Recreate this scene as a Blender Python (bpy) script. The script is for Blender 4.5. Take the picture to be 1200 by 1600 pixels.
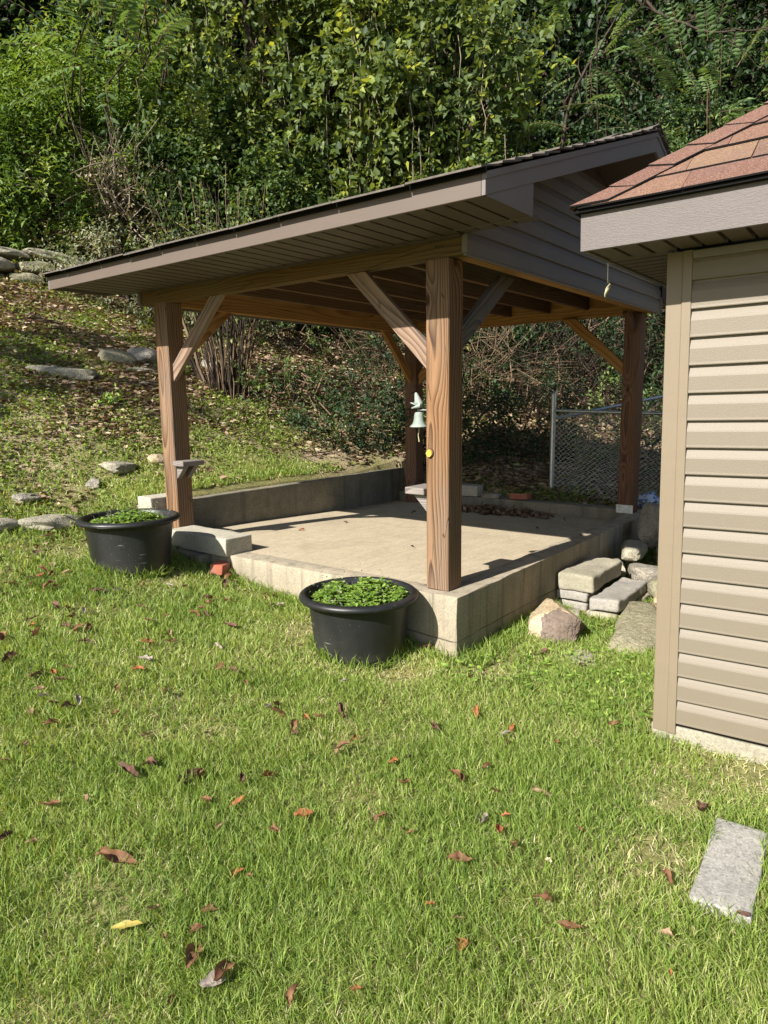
import bpy, bmesh, math, random
import numpy as np
from mathutils import Vector, Matrix, noise as mnoise
for o in list(bpy.data.objects): bpy.data.objects.remove(o)
random.seed(7); RNG = np.random.default_rng(7)
C = bpy.context.scene.collection
SC = bpy.context.scene
# ------------------------------------------------------------------ camera, sky, sun, exposure
cam = bpy.data.cameras.new('camera'); camo = bpy.data.objects.new('camera', cam); C.objects.link(camo); SC.camera = camo
EYE = Vector((-3.0, -1.829, 1.033))
F_ = Vector((0.7828, 0.6010, -0.1612)).normalized(); U_ = Vector((0.136, 0.088, 0.987))
R_ = F_.cross(U_).normalized(); U_ = R_.cross(F_).normalized()
camo.matrix_world = Matrix(((R_.x, U_.x, -F_.x, EYE.x), (R_.y, U_.y, -F_.y, EYE.y), (R_.z, U_.z, -F_.z, EYE.z), (0, 0, 0, 1)))
cam.sensor_fit = 'HORIZONTAL'; cam.sensor_width = 36; cam.lens = 36*1078.07/1200; cam.clip_start = .05; cam.clip_end = 400
SUN_TO = Vector((-1, .10, .73)).normalized()
w = bpy.data.worlds.new('World'); SC.world = w; w.use_nodes = True
nt = w.node_tree; bg = nt.nodes['Background']; sky = nt.nodes.new('ShaderNodeTexSky'); sky.sky_type = 'NISHITA'; sky.sun_disc = False
sky.sun_elevation = math.asin(SUN_TO.z); sky.sun_rotation = math.atan2(SUN_TO.x, SUN_TO.y); sky.altitude = 300; sky.air_density = 1; sky.dust_density = 1.2
nt.links.new(sky.outputs[0], bg.inputs[0]); bg.inputs[1].default_value = .078
sl = bpy.data.lights.new('sun', 'SUN'); sl.energy = 5.0; sl.angle = math.radians(.53); sl.color = (1, .955, .885)
so = bpy.data.objects.new('sun', sl); C.objects.link(so); so.location = (-10, 0, 12); so.rotation_euler = SUN_TO.to_track_quat('Z', 'Y').to_euler()
SC.view_settings.view_transform = 'Standard'; SC.view_settings.look = 'None'; SC.view_settings.gamma = 1; SC.view_settings.exposure = 1.1
SC.view_settings.use_curve_mapping = False
SC.cycles.max_bounces = 6; SC.cycles.transparent_max_bounces = 4
# ------------------------------------------------------------------ material helpers
class NT:
    def __init__(s, name, rough=.8, spec=.3):
        s.m = bpy.data.materials.new(name); s.m.use_nodes = True; s.t = s.m.node_tree
        s.b = s.t.nodes['Principled BSDF']; s.b.inputs['Roughness'].default_value = rough; s.b.inputs['Specular IOR Level'].default_value = spec
    def n(s, typ, **k):
        q = s.t.nodes.new('ShaderNode'+typ)
        for a, v in k.items():
            if a.startswith('_'): setattr(q, a[1:], v)
        return q
    def set(s, sock, v):
        if hasattr(v, 'is_output'): s.t.links.new(v, sock)
        elif isinstance(v, (tuple, list)) and len(v) == 3 and sock.type == 'RGBA': sock.default_value = (*v, 1)
        else: sock.default_value = v
    def obj(s): return s.n('TexCoord').outputs['Object']
    def attr(s, name): return s.n('Attribute', _attribute_name=name)
    def geo(s): return s.n('NewGeometry')
    def map(s, v, scale=(1, 1, 1), loc=(0, 0, 0)):
        q = s.n('Mapping'); s.set(q.inputs[0], v); q.inputs['Scale'].default_value = scale; q.inputs['Location'].default_value = loc; return q.outputs[0]
    def noise(s, v, scale, detail=4, rough=.55, dist=0, col=False):
        q = s.n('TexNoise'); s.set(q.inputs['Vector'], v); q.inputs['Scale'].default_value = scale; q.inputs['Detail'].default_value = detail
        q.inputs['Roughness'].default_value = rough; q.inputs['Distortion'].default_value = dist; return q.outputs[1 if col else 0]
    def vor(s, v, scale, feat='F1', out=0, rand=1):
        q = s.n('TexVoronoi', _feature=feat); s.set(q.inputs['Vector'], v); q.inputs['Scale'].default_value = scale; q.inputs['Randomness'].default_value = rand
        return q.outputs[out]
    def math(s, op, a, b=0, c=0, clamp=False):
        q = s.n('Math', _operation=op, _use_clamp=clamp); s.set(q.inputs[0], a); s.set(q.inputs[1], b); s.set(q.inputs[2], c); return q.outputs[0]
    def vm(s, op, a, b=(0, 0, 0), out=0):
        q = s.n('VectorMath', _operation=op); s.set(q.inputs[0], a); s.set(q.inputs[1], b); return q.outputs[out]
    def ramp(s, v, stops, interp='LINEAR'):
        q = s.n('ValToRGB'); s.set(q.inputs[0], v); e = q.color_ramp.elements; q.color_ramp.interpolation = interp
        while len(e) < len(stops): e.new(.5)
        for k, (p, c) in enumerate(stops):
            e[k].position = p; e[k].color = (*c, 1) if len(c) == 3 else c
        return q.outputs[0]
    def rng(s, v, a, b, c=0, d=1):
        q = s.n('MapRange'); s.set(q.inputs[0], v)
        for k, t in zip((1, 2, 3, 4), (a, b, c, d)): q.inputs[k].default_value = t
        return q.outputs[0]
    def mix(s, f, a, b, mode='MIX'):
        q = s.n('Mix', _data_type='RGBA', _blend_type=mode, _clamp_factor=True); s.set(q.inputs[0], f); s.set(q.inputs[6], a); s.set(q.inputs[7], b); return q.outputs[2]
    def sep(s, v):
        q = s.n('SeparateXYZ'); s.set(q.inputs[0], v); return q.outputs
    def comb(s, x, y, z):
        q = s.n('CombineXYZ'); s.set(q.inputs[0], x); s.set(q.inputs[1], y); s.set(q.inputs[2], z); return q.outputs[0]
    def bump(s, h, st=.3, d=.01):
        q = s.n('Bump'); q.inputs['Strength'].default_value = st; q.inputs['Distance'].default_value = d; s.set(q.inputs['Height'], h)
        s.t.links.new(q.outputs[0], s.b.inputs['Normal']); return q
    def col(s, c): s.set(s.b.inputs['Base Color'], c); return s.m
    def rough(s, v): s.set(s.b.inputs['Roughness'], v)

def wood(name, light, dark, grey=(.20, .165, .135), greyamt=.35, freq=95, kn=1.0, sat=1, off=(.05, -.11)):
    M = NT(name, .75, .25); wc = M.attr('wc').outputs['Vector']
    x, y, z = M.sep(wc)
    warp = M.noise(M.map(wc, (3.2, 3.2, .75)), 1.0, 2, .5, 0, True); wx, wy, wz = M.sep(warp)
    # knots: sparse points, the rings swing round them
    kv = M.n('TexVoronoi', _feature='F1'); M.set(kv.inputs['Vector'], M.map(wc, (5.0, 5.0, 2.6))); kv.inputs['Scale'].default_value = 1.0
    kd = kv.outputs['Distance']; ksel = M.math('GREATER_THAN', M.sep(kv.outputs['Color'])[0], .40)
    kf = M.math('MULTIPLY', M.math('MULTIPLY', M.rng(kd, .0, .42, 1, 0), M.rng(kd, .0, .42, 1, 0)), M.math('MULTIPLY', ksel, kn))
    ox = M.math('ADD', x, M.math('MULTIPLY', wx, .14)); oy = M.math('ADD', y, M.math('MULTIPLY', wy, .14))
    ox = M.math('ADD', ox, off[0]); oy = M.math('ADD', oy, off[1])
    r = M.math('SQRT', M.math('ADD', M.math('MULTIPLY', ox, ox), M.math('MULTIPLY', oy, oy)))
    r = M.math('ADD', r, M.math('MULTIPLY', kf, .030))
    ring = M.math('FRACT', M.math('MULTIPLY', r, freq))
    late = M.math('MULTIPLY', M.math('POWER', ring, 1.5), M.rng(ring, .90, 1, 1, .2))
    late = M.math('MULTIPLY', late, M.rng(M.noise(M.map(wc, (14, 14, 1.6)), 1, 3), .3, .7, .65, 1.3))
    c = M.mix(late, light, dark)
    fib = M.noise(M.map(wc, (260, 260, 7)), 1, 2)
    c = M.mix(M.rng(fib, .35, .65, 0, .30), c, tuple(v*.45 for v in light))
    g = M.rng(M.noise(M.map(wc, (5, 5, 1.1)), 1, 3), .42, .66, 0, greyamt)
    c = M.mix(g, c, M.mix(late, grey, tuple(v*.35 for v in grey)))
    knot = M.math('MULTIPLY', M.math('MULTIPLY', M.rng(kd, .05, .11, 1, 0), ksel), kn, clamp=True)
    c = M.mix(knot, c, (.05, .022, .010))
    # drying checks
    ck = M.vor(M.map(wc, (26, 26, 1.3)), 1, 'DISTANCE_TO_EDGE')
    ckm = M.math('MULTIPLY', M.rng(ck, .0, .018, 1, 0), M.rng(M.noise(M.map(wc, (3, 3, 2)), 1, 1), .5, .6, 0, 1))
    c = M.mix(M.math('MULTIPLY', ckm, .8), c, (.025, .015, .01))
    M.bump(M.math('SUBTRACT', M.math('ADD', M.math('MULTIPLY', late, -.6), M.math('MULTIPLY', fib, .4)), M.math('MULTIPLY', ckm, 1.5)), .55, .003)
    return M.col(c)
W_POST = wood('post_wood', (.27, .145, .066), (.030, .014, .008), greyamt=.45, freq=66, kn=1.2)
W_BEAM = wood('beam_wood', (.165, .098, .036), (.09, .045, .016), grey=(.16, .13, .08), greyamt=.35, freq=70, kn=.8)
W_WARM = wood('bounce_warmed_wood', (.40, .215, .068), (.20, .09, .025), greyamt=.05, freq=60, kn=.8)  # albedo raised and warmed to carry bounce light under the roof
W_JOIST = wood('joist_wood', (.15, .085, .042), (.08, .04, .02), greyamt=.2, freq=70, kn=.5)
W_BRACE = wood('weathered_brace_wood', (.30, .20, .135), (.075, .045, .032), grey=(.25, .21, .18), greyamt=.75, freq=62, kn=1.1)
W_GREYBRACE = wood('grey_brace_wood', (.20, .155, .12), (.06, .045, .035), grey=(.17, .15, .13), greyamt=.9, freq=85)
W_SHELF = wood('silvered_wood', (.27, .23, .20), (.10, .085, .075), grey=(.26, .24, .225), greyamt=.9, freq=90, kn=.3)
W_DARK = wood('dark_post_wood', (.19, .095, .052), (.07, .034, .02), greyamt=.25, freq=85)

def painted(name, c, var=.08, grain=(6, 220, 220), st=.25, rough=.55, spec=.35):
    M = NT(name, rough, spec); o = M.obj()
    a = M.noise(M.map(o, grain), 1, 3); b = M.noise(o, 2.3, 4)
    dirt = M.rng(M.noise(M.map(o, (3, 3, 14)), 1, 5, .65), .5, .8, 0, .22)
    cc = M.mix(M.rng(b, .3, .7, 0, var*4), c, tuple(v*(1-var*2.2) for v in c))
    cc = M.mix(M.rng(a, .4, .6, 0, .16), cc, tuple(v*.78 for v in c))
    cc = M.mix(dirt, cc, tuple(v*.62 for v in c))
    pz = M.sep(M.n('NewGeometry').outputs['Position'])[2]
    mud = M.rng(M.math('ADD', pz, M.math('MULTIPLY', M.noise(o, 6, 5), .25)), -.22, .05, .30, 0); cc = M.mix(mud, cc, (.16, .125, .085))
    M.bump(M.math('ADD', a, M.math('MULTIPLY', M.noise(o, 1.4, 2), 3)), st, .002); return M.col(cc)
TAUPE = (.295, .218, .172)
P_FASCIA = painted('brown_fascia', (.122, .094, .076), grain=(200, 12, 260))
P_RAKE = painted('brown_rake_trim', (.165, .145, .133), grain=(12, 200, 260))
P_GABLE = painted('grey_brown_siding', (.205, .185, .168), grain=(9, 200, 220), st=.4)
P_SOFFIT = painted('brown_soffit', (.100, .074, .061), grain=(20, 160, 100), st=.15)
P_SHEDFASCIA = painted('taupe_ribbed_fascia', (.125, .106, .097), grain=(60, 60, 420), st=.8)
P_SIDING = painted('tan_siding', (.180, .151, .111), grain=(300, 7, 300), st=.5, rough=.5)
P_TRIM = painted('tan_corner_trim', (.208, .166, .114), grain=(300, 300, 12), st=.2, rough=.45)
P_BLACK = NT('tar_and_shade_black', .9, .1).col((.008, .0075, .007))  # tar black of shingle edges; on drip edges it paints their shadow line

def concrete(name, base, tint=(.30, .25, .19), crack=0, streak=0, scale=1, warm=(.5, .42, .30), moss=0):
    M = NT(name, .9, .15); o = M.n('NewGeometry').outputs['Position']
    big = M.noise(o, 1.7*scale, 5, .6); mid = M.noise(o, 9*scale, 6, .65); fine = M.noise(o, 120, 4, .7); 
    c = M.mix(M.rng(big, .35, .68), base, warm); c = M.mix(M.rng(mid, .42, .72, 0, .55), c, tint)
    c = M.mix(M.rng(fine, .42, .70, 0, .65), c, tuple(v*.42 for v in base)); gr_ = M.noise(o, 48, 4, .75); c = M.mix(M.rng(gr_, .52, .68, 0, .45), c, tuple(v*.5 for v in tint))
    sp = M.vor(o, 160, out=0); c = M.mix(M.rng(sp, .0, .16, .35, 0), c, tuple(v*.35 for v in base))
    h = M.math('ADD', M.math('MULTIPLY', mid, .6), M.math('MULTIPLY', fine, .5))
    if streak:
        s_ = M.noise(M.map(o, (11, 11, .7)), 1, 4, .6); c = M.mix(M.rng(s_, .5, .7, 0, streak), c, tuple(v*.42 for v in base))
        zz = M.sep(o)[2]; c = M.mix(M.rng(M.math('ADD', zz, M.math('MULTIPLY', big, .22)), -.22, .12, .6*streak, 0), c, (.13, .115, .085))
        # form-board seam lines and cold joints
        wv = M.math('ADD', zz, M.math('MULTIPLY', M.noise(M.map(o, (1.2, 1.2, 1)), 1, 4), .07))
        for lv, amt in ((-.205, .75),):
            ln = M.rng(M.math('ABSOLUTE', M.math('SUBTRACT', wv, lv)), .0015, .006, amt, 0)
            ln = M.math('MULTIPLY', ln, M.rng(M.noise(M.map(o, (3, 3, 8)), 1, 2), .4, .55, .15, 1))
            c = M.mix(ln, c, (.06, .05, .04)); h = M.math('SUBTRACT', h, M.math('MULTIPLY', ln, 1.3))
    if name == 'slab_concrete':
        br = M.noise(M.map(o, (3, 30, 1)), 1, 5, .7); c = M.mix(M.rng(br, .45, .7, 0, .35), c, (.55, .48, .36)); st_ = M.noise(o, 2.1, 6, .68, 1.2)
        c = M.mix(M.rng(st_, .52, .66, 0, .45), c, (.28, .225, .15)); pit = M.vor(o, 38); c = M.mix(M.math('MULTIPLY', M.rng(pit, .04, .10, 1, 0), M.rng(mid, .5, .56)), c, (.09, .07, .05)); h = M.math('ADD', h, M.math('MULTIPLY', br, .5))
    if crack:
        cr = M.vor(M.vm('ADD', o, M.vm('SCALE', M.noise(o, 4, 4, .6, 0, True))), 1.1, 'DISTANCE_TO_EDGE')
        c = M.mix(M.rng(cr, 0, .004, crack, 0), c, tuple(v*.25 for v in base))
    if moss: c = M.mix(M.math('MULTIPLY', M.rng(M.noise(o, 5, 5), .5, .68), moss), c, (.09, .11, .035))
    M.bump(h, .5, .006); return M.col(c)
K_WALL = concrete('cast_concrete', (.33, .29, .215), streak=.8)
K_FLOOR = concrete('slab_concrete', (.43, .36, .25), tint=(.34, .285, .20), warm=(.48, .40, .275), crack=.25)
K_OLD = concrete('old_dark_concrete', (.21, .195, .155), tint=(.12, .11, .085), warm=(.30, .26, .19), streak=.6, moss=.25)
K_BLOCK = concrete('pale_block_concrete', (.42, .39, .31), tint=(.33, .30, .235), warm=(.47, .43, .34))
K_STEP = concrete('step_stone', (.335, .305, .235), tint=(.23, .21, .165), warm=(.39, .35, .26), moss=.2)
K_STEPGREY = concrete('grey_step_stone', (.30, .28, .25), tint=(.2, .19, .18), warm=(.38, .35, .29))
K_PAVER = concrete('speckled_paver', (.34, .325, .29), tint=(.13, .125, .12), warm=(.40, .38, .335), scale=5)

def stone(name, a, b, c3, sc=3, st=.8):
    M = NT(name, .9, .15); o = M.obj()
    n1 = M.noise(o, sc, 5, .62, .4); n2 = M.noise(o, sc*9, 6, .7)
    c = M.mix(M.rng(n1, .38, .62), a, b); c = M.mix(M.rng(n2, .42, .7, 0, .7), c, c3)
    fc_ = M.vor(M.vm('ADD', o, M.vm('SCALE', M.noise(o, 5, 3, .5, 0, True))), sc*2.3, 'DISTANCE_TO_EDGE'); c = M.mix(M.math('MULTIPLY', M.rng(fc_, 0, .015, .5, 0), M.rng(n1, .5, .6)), c, tuple(v*.5 for v in c3))
    M.bump(M.math('ADD', M.math('ADD', n1, M.math('MULTIPLY', n2, .7)), M.rng(fc_, 0, .08, 0, .18)), st, .03); return M.col(c)
S_TAN = stone('tan_sandstone', (.42, .33, .20), (.50, .42, .29), (.28, .20, .125))
S_GREEN = stone('mossy_grey_rock', (.26, .235, .15), (.33, .30, .20), (.13, .125, .08))
S_GREY = stone('grey_fieldstone', (.27, .245, .205), (.36, .32, .25), (.13, .12, .10))
S_BROWN = stone('brown_slate_face', (.165, .125, .098), (.23, .18, .145), (.09, .068, .055))
S_LEDGE = stone('weathered_ledge_stone', (.30, .275, .21), (.40, .36, .27), (.15, .145, .10))
BR = NT('red_brick', .9); o_ = BR.obj(); BR.bump(BR.noise(o_, 60, 4), .5, .004)
M_BRICK = BR.col(BR.mix(BR.rng(BR.noise(o_, 14, 5), .4, .65), (.36, .10, .055), (.27, .13, .09)))

def metal(name, c, rough=.4, met=.9, var=.4):
    M = NT(name, rough, .5); M.b.inputs['Metallic'].default_value = met; o = M.obj()
    M.bump(M.noise(o, 90, 3), .1, .002); return M.col(M.mix(M.rng(M.noise(o, 25, 4), .4, .7, 0, var), c, tuple(v*.45 for v in c)))
M_GALV = metal('galvanised_steel', (.50, .53, .54), .42)
M_WIRE = metal('chain_link_wire', (.72, .74, .74), .6, .1)
M_VERD = metal('verdigris_bronze', (.26, .31, .27), .8, 0.05, .6)
PL = NT('black_plastic', .42, .45); po = PL.obj()
scr = PL.vor(PL.map(po, (60, 60, 45)), 1); scm = PL.math('MAXIMUM', PL.math('MULTIPLY', PL.rng(scr, 0, .13, 1, 0), PL.rng(PL.noise(po, 5, 3), .42, .58)), PL.math('MULTIPLY', PL.rng(PL.noise(PL.map(po, (9, 9, 120)), 1, 3), .66, .72, 0, .5), PL.rng(PL.noise(po, 4, 2), .5, .6)))
plc = PL.mix(PL.rng(PL.noise(po, 3.5, 5), .4, .7, 0, .7), (.011, .0115, .012), (.026, .0255, .024))
zz = PL.sep(po)[2]; plc = PL.mix(PL.rng(PL.math('ADD', zz, PL.math('MULTIPLY', PL.noise(po, 8, 4), .12)), .02, .17, .75, 0), plc, (.085, .078, .062))
plc = PL.mix(scm, plc, (.28, .27, .24)); PL.rough(PL.rng(PL.noise(po, 6, 4), .3, .7, .34, .6)); PL.bump(PL.noise(PL.map(po, (30, 30, 8)), 1, 4), .08, .004)
M_POT = PL.col(plc)
SH = NT('asphalt_shingle', .95, .1); sg = SH.n('NewGeometry').outputs['Position']; sv = SH.attr('var').outputs['Fac']
g1 = SH.vor(sg, 420, out=1); gx = SH.sep(g1)[0]
shc = SH.ramp(sv, [(0, (.17, .085, .064)), (.3, (.205, .110, .078)), (.6, (.24, .140, .088)), (.8, (.26, .17, .10)), (1, (.13, .075, .065))])
shc = SH.mix(SH.rng(gx, .3, 1, 0, .75), shc, (.07, .04, .035)); shc = SH.mix(SH.rng(SH.sep(g1)[1], .75, 1, 0, .5), shc, (.50, .36, .28))
shc = SH.mix(SH.rng(SH.noise(sg, 7, 4), .45, .7, 0, .35), shc, (.17, .10, .09)); SH.bump(SH.vor(sg, 420), .7, .004)
M_SHINGLE = SH.col(shc)
SD = NT('old_dark_shingle', .95, .1); so_ = SD.obj()
M_OLDSHINGLE = SD.col(SD.mix(SD.noise(so_, 30, 5), (.05, .043, .038), (.19, .165, .14)))

def leafmat(name, stops, trans=.35, rough=.55, hue2=None):
    M = NT(name, rough, .35); v = M.attr('var').outputs['Fac']; c = M.ramp(v, stops)
    pos = M.n('NewGeometry').outputs['Position']; c = M.mix(M.rng(M.noise(pos, 40, 3), .35, .7, 0, .4), c, M.mix(1, c, (.55, .62, .5), 'MULTIPLY'))
    M.col(c); tr = M.n('BsdfTranslucent'); M.set(tr.inputs[0], M.mix(1, c, (1.5, 1.35, .6), 'MULTIPLY'))
    ms = M.n('MixShader'); ms.inputs[0].default_value = trans; out = M.t.nodes['Material Output']
    M.t.links.new(M.b.outputs[0], ms.inputs[1]); M.t.links.new(tr.outputs[0], ms.inputs[2]); M.t.links.new(ms.outputs[0], out.inputs[0]); return M.m
L_DEEP = leafmat('deep_shade_green_leaf', [(0, (.012, .028, .010)), (.6, (.026, .055, .018)), (1, (.055, .095, .028))], .25)  # green taken near black so woodland gaps hold painted shade
L_MID = leafmat('mid_green_leaf', [(0, (.025, .055, .015)), (.5, (.070, .118, .030)), (.85, (.15, .215, .055)), (1, (.26, .30, .10))], .35)
L_LIGHT = leafmat('light_green_leaf', [(0, (.055, .105, .02)), (.5, (.125, .205, .035)), (.9, (.20, .29, .055)), (1, (.30, .34, .12))], .38)
L_VINE = leafmat('vine_leaf', [(0, (.035, .062, .018)), (.42, (.095, .140, .040)), (.78, (.19, .24, .075)), (.93, (.28, .35, .07)), (1, (.40, .43, .08))], .42)
L_PINN = leafmat('pinnate_leaf', [(0, (.07, .13, .04)), (.7, (.15, .24, .085)), (1, (.24, .35, .11))], .4)
L_DUSTY = leafmat('dusty_leaf', [(0, (.11, .13, .07)), (.5, (.20, .22, .13)), (1, (.34, .33, .22))], .3)
L_GRASS = leafmat('lawn_blade', [(0, (.12, .20, .035)), (.42, (.25, .35, .065)), (.78, (.40, .48, .13)), (.88, (.56, .54, .27)), (1, (.70, .64, .44))], .42, .6)
L_CLOVER = leafmat('clover_leaf', [(0, (.09, .17, .03)), (.6, (.21, .34, .055)), (1, (.36, .48, .10))], .35)
L_COVER = leafmat('ground_cover_leaf', [(0, (.09, .14, .03)), (.6, (.20, .27, .05)), (1, (.38, .42, .11))], .3)
L_LITTER = leafmat('dead_leaf_litter', [(0, (.09, .055, .036)), (.3, (.20, .125, .08)), (.65, (.33, .23, .15)), (.88, (.46, .37, .25)), (1, (.58, .52, .38))], .1, .8)
def dryleaf(name, a, b):
    M = NT(name, .7, .25); o = M.obj(); c = M.mix(M.rng(M.noise(o, 28, 4), .35, .65), a, b)
    M.bump(M.noise(o, 90, 3), .4, .003); M.col(c); tr = M.n('BsdfTranslucent'); M.set(tr.inputs[0], c)
    ms = M.n('MixShader'); ms.inputs[0].default_value = .18; out = M.t.nodes['Material Output']
    M.t.links.new(M.b.outputs[0], ms.inputs[1]); M.t.links.new(tr.outputs[0], ms.inputs[2]); M.t.links.new(ms.outputs[0], out.inputs[0]); return M.m
D_BROWN = dryleaf('dry_brown_leaf', (.12, .055, .028), (.24, .125, .062)); D_DARK = dryleaf('dark_dry_leaf', (.06, .032, .022), (.17, .085, .06))
D_TAN = dryleaf('tan_dry_leaf', (.34, .24, .14), (.23, .14, .08)); D_ORANGE = dryleaf('orange_dry_leaf', (.36, .13, .045), (.22, .085, .04))
D_YELLOW = dryleaf('yellow_leaf', (.50, .40, .08), (.42, .36, .12)); D_GREY = dryleaf('greyed_leaf', (.26, .21, .18), (.40, .34, .29)); D_CREAM = dryleaf('cream_leaf', (.62, .58, .38), (.5, .45, .25))
def bark(name, a, b):
    M = NT(name, .9, .1); o = M.obj(); n = M.noise(M.map(o, (30, 30, 6)), 1, 5); M.bump(n, .6, .01); return M.col(M.mix(M.rng(n, .35, .65), a, b))
B_DARK = bark('dark_bark', (.03, .024, .018), (.075, .056, .042)); B_PALE = bark('pale_twig', (.20, .155, .11), (.36, .30, .22)); B_MID = bark('stem_bark', (.11, .075, .045), (.22, .155, .10))

# ------------------------------------------------------------------ object helpers
def link(name, me, mat, parent=None, loc=None, rot=None, smooth=False):
    o = bpy.data.objects.new(name, me); C.objects.link(o)
    if mat is not None and not me.materials: me.materials.append(mat)
    if parent: o.parent = parent
    if loc is not None: o.location = loc
    if rot is not None: o.rotation_euler = rot
    if smooth: me.polygons.foreach_set('use_smooth', [True]*len(me.polygons))
    return o
def tag(o, label=None, cat=None, group=None, kind=None):
    if label: o['label'] = label
    if cat: o['category'] = cat
    if group: o['group'] = group
    if kind: o['kind'] = kind
    return o
def empty(name, loc=(0, 0, 0), rot=(0, 0, 0), **k):
    o = bpy.data.objects.new(name, None); C.objects.link(o); o.location = loc; o.rotation_euler = rot; o.empty_display_size = .1
    return tag(o, **k)
def np_mesh(name, V, loops, sizes, var=None, smooth=False):
    me = bpy.data.meshes.new(name); V = np.asarray(V, np.float32); loops = np.asarray(loops, np.int32).ravel(); sizes = np.asarray(sizes, np.int32)
    me.vertices.add(len(V)); me.vertices.foreach_set('co', V.ravel()); me.loops.add(len(loops)); me.loops.foreach_set('vertex_index', loops)
    me.polygons.add(len(sizes)); st = np.concatenate(([0], np.cumsum(sizes)[:-1])).astype(np.int32)
    me.polygons.foreach_set('loop_start', st); me.polygons.foreach_set('loop_total', sizes)
    if smooth: me.polygons.foreach_set('use_smooth', np.ones(len(sizes), bool))
    me.update(calc_edges=True)
    if var is not None:
        a = me.attributes.new('var', 'FLOAT', 'POINT'); a.data.foreach_set('value', np.asarray(var, np.float32))
    return me
def set_wc(me, co, off):
    a = me.attributes.new('wc', 'FLOAT_VECTOR', 'POINT'); a.data.foreach_set('vector', (np.asarray(co, np.float32)+np.asarray(off, np.float32)).ravel())
def bm_mesh(bm, name):
    me = bpy.data.meshes.new(name); bm.to_mesh(me); bm.free(); return me
def verts_of(me):
    a = np.empty(len(me.vertices)*3, np.float32); me.vertices.foreach_get('co', a); return a.reshape(-1, 3)
def box_me(name, sx, sy, sz, bev=.003, seg=1):
    bm = bmesh.new(); bmesh.ops.create_cube(bm, size=1); bmesh.ops.scale(bm, vec=(sx, sy, sz), verts=bm.verts)
    if bev: bmesh.ops.bevel(bm, geom=bm.edges[:], offset=bev, segments=seg, affect='EDGES', profile=.6)
    return bm_mesh(bm, name)
def box(name, x0, x1, y0, y1, z0, z1, mat, parent=None, bev=.003):
    me = box_me(name, x1-x0, y1-y0, z1-z0, bev); return link(name, me, mat, parent, ((x0+x1)/2, (y0+y1)/2, (z0+z1)/2))
def timber(name, p0, p1, w_, h_, mat, parent, seed=0, up=(0, 0, 1), bev=.004, cuts=None):
    """a squared timber from p0 to p1 (centre line); w_ across, h_ along `up`; optional end cutting planes"""
    p0 = Vector(p0); p1 = Vector(p1); d = (p1-p0); L = d.length; d.normalize(); u = Vector(up); s = u.cross(d).normalized(); u = d.cross(s).normalized()
    bm = bmesh.new(); bmesh.ops.create_cube(bm, size=1); bmesh.ops.scale(bm, vec=(w_, h_, L), verts=bm.verts)
    M = Matrix(((s.x, u.x, d.x, (p0.x+p1.x)/2), (s.y, u.y, d.y, (p0.y+p1.y)/2), (s.z, u.z, d.z, (p0.z+p1.z)/2), (0, 0, 0, 1)))
    if cuts:
        Mi = M.inverted()
        for co, no in cuts:
            lc = Mi @ Vector(co); ln = (Mi.to_3x3() @ Vector(no)).normalized()
            r = bmesh.ops.bisect_plane(bm, geom=bm.verts[:]+bm.edges[:]+bm.faces[:], plane_co=lc, plane_no=ln, clear_outer=True)
            bmesh.ops.holes_fill(bm, edges=[e for e in bm.edges if e.is_boundary], sides=8)
    if bev: bmesh.ops.bevel(bm, geom=[e for e in bm.edges if len(e.link_faces) == 2 and e.calc_face_angle(0) > .5], offset=bev, segments=1, affect='EDGES')
    me = bm_mesh(bm, name); co = verts_of(me); rr = random.Random(seed); set_wc(me, co, (rr.uniform(-.02, .02)+seed*.0, rr.uniform(-.02, .02), rr.uniform(0, 40)))
    o = link(name, me, mat, parent); o.matrix_local = M; return o
def tubes(paths, radii, sides=5):
    """paths: list of (n,3) arrays, radii: list of (n,) arrays -> V, loops, sizes"""
    V = []; Fc = []; base = 0
    for p, r in zip(paths, radii):
        p = np.asarray(p, float); n = len(p); t = np.gradient(p, axis=0); t /= np.linalg.norm(t, axis=1)[:, None]+1e-9
        a = np.array([.31, .17, .93]) if abs(t[0][2]) < .8 else np.array([.9, .3, .1])
        s = np.cross(t, a); s /= np.linalg.norm(s, axis=1)[:, None]+1e-9; u = np.cross(s, t); k = np.arange(sides)*2*np.pi/sides
        ring = p[:, None, :]+np.asarray(r)[:, None, None]*(np.cos(k)[None, :, None]*s[:, None, :]+np.sin(k)[None, :, None]*u[:, None, :])
        V.append(ring.reshape(-1, 3)); i = np.arange(n-1)[:, None]*sides; j = np.arange(sides)[None, :]; j2 = (j+1) % sides
        Fc.append((np.stack([i+j, i+j2, i+sides+j2, i+sides+j], -1)+base).reshape(-1, 4)); base += n*sides
    V = np.concatenate(V); Fc = np.concatenate(Fc); return V, Fc.ravel(), np.full(len(Fc), 4)
def tube_obj(name, paths, radii, mat, parent=None, sides=5, kind=None):
    V, l, s = tubes(paths, radii, sides); o = link(name, np_mesh(name, V, l, s, smooth=True), mat, parent)
    if kind: o['kind'] = kind
    return o
def unit(v): return v/(np.linalg.norm(v, axis=-1, keepdims=True)+1e-9)
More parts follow.
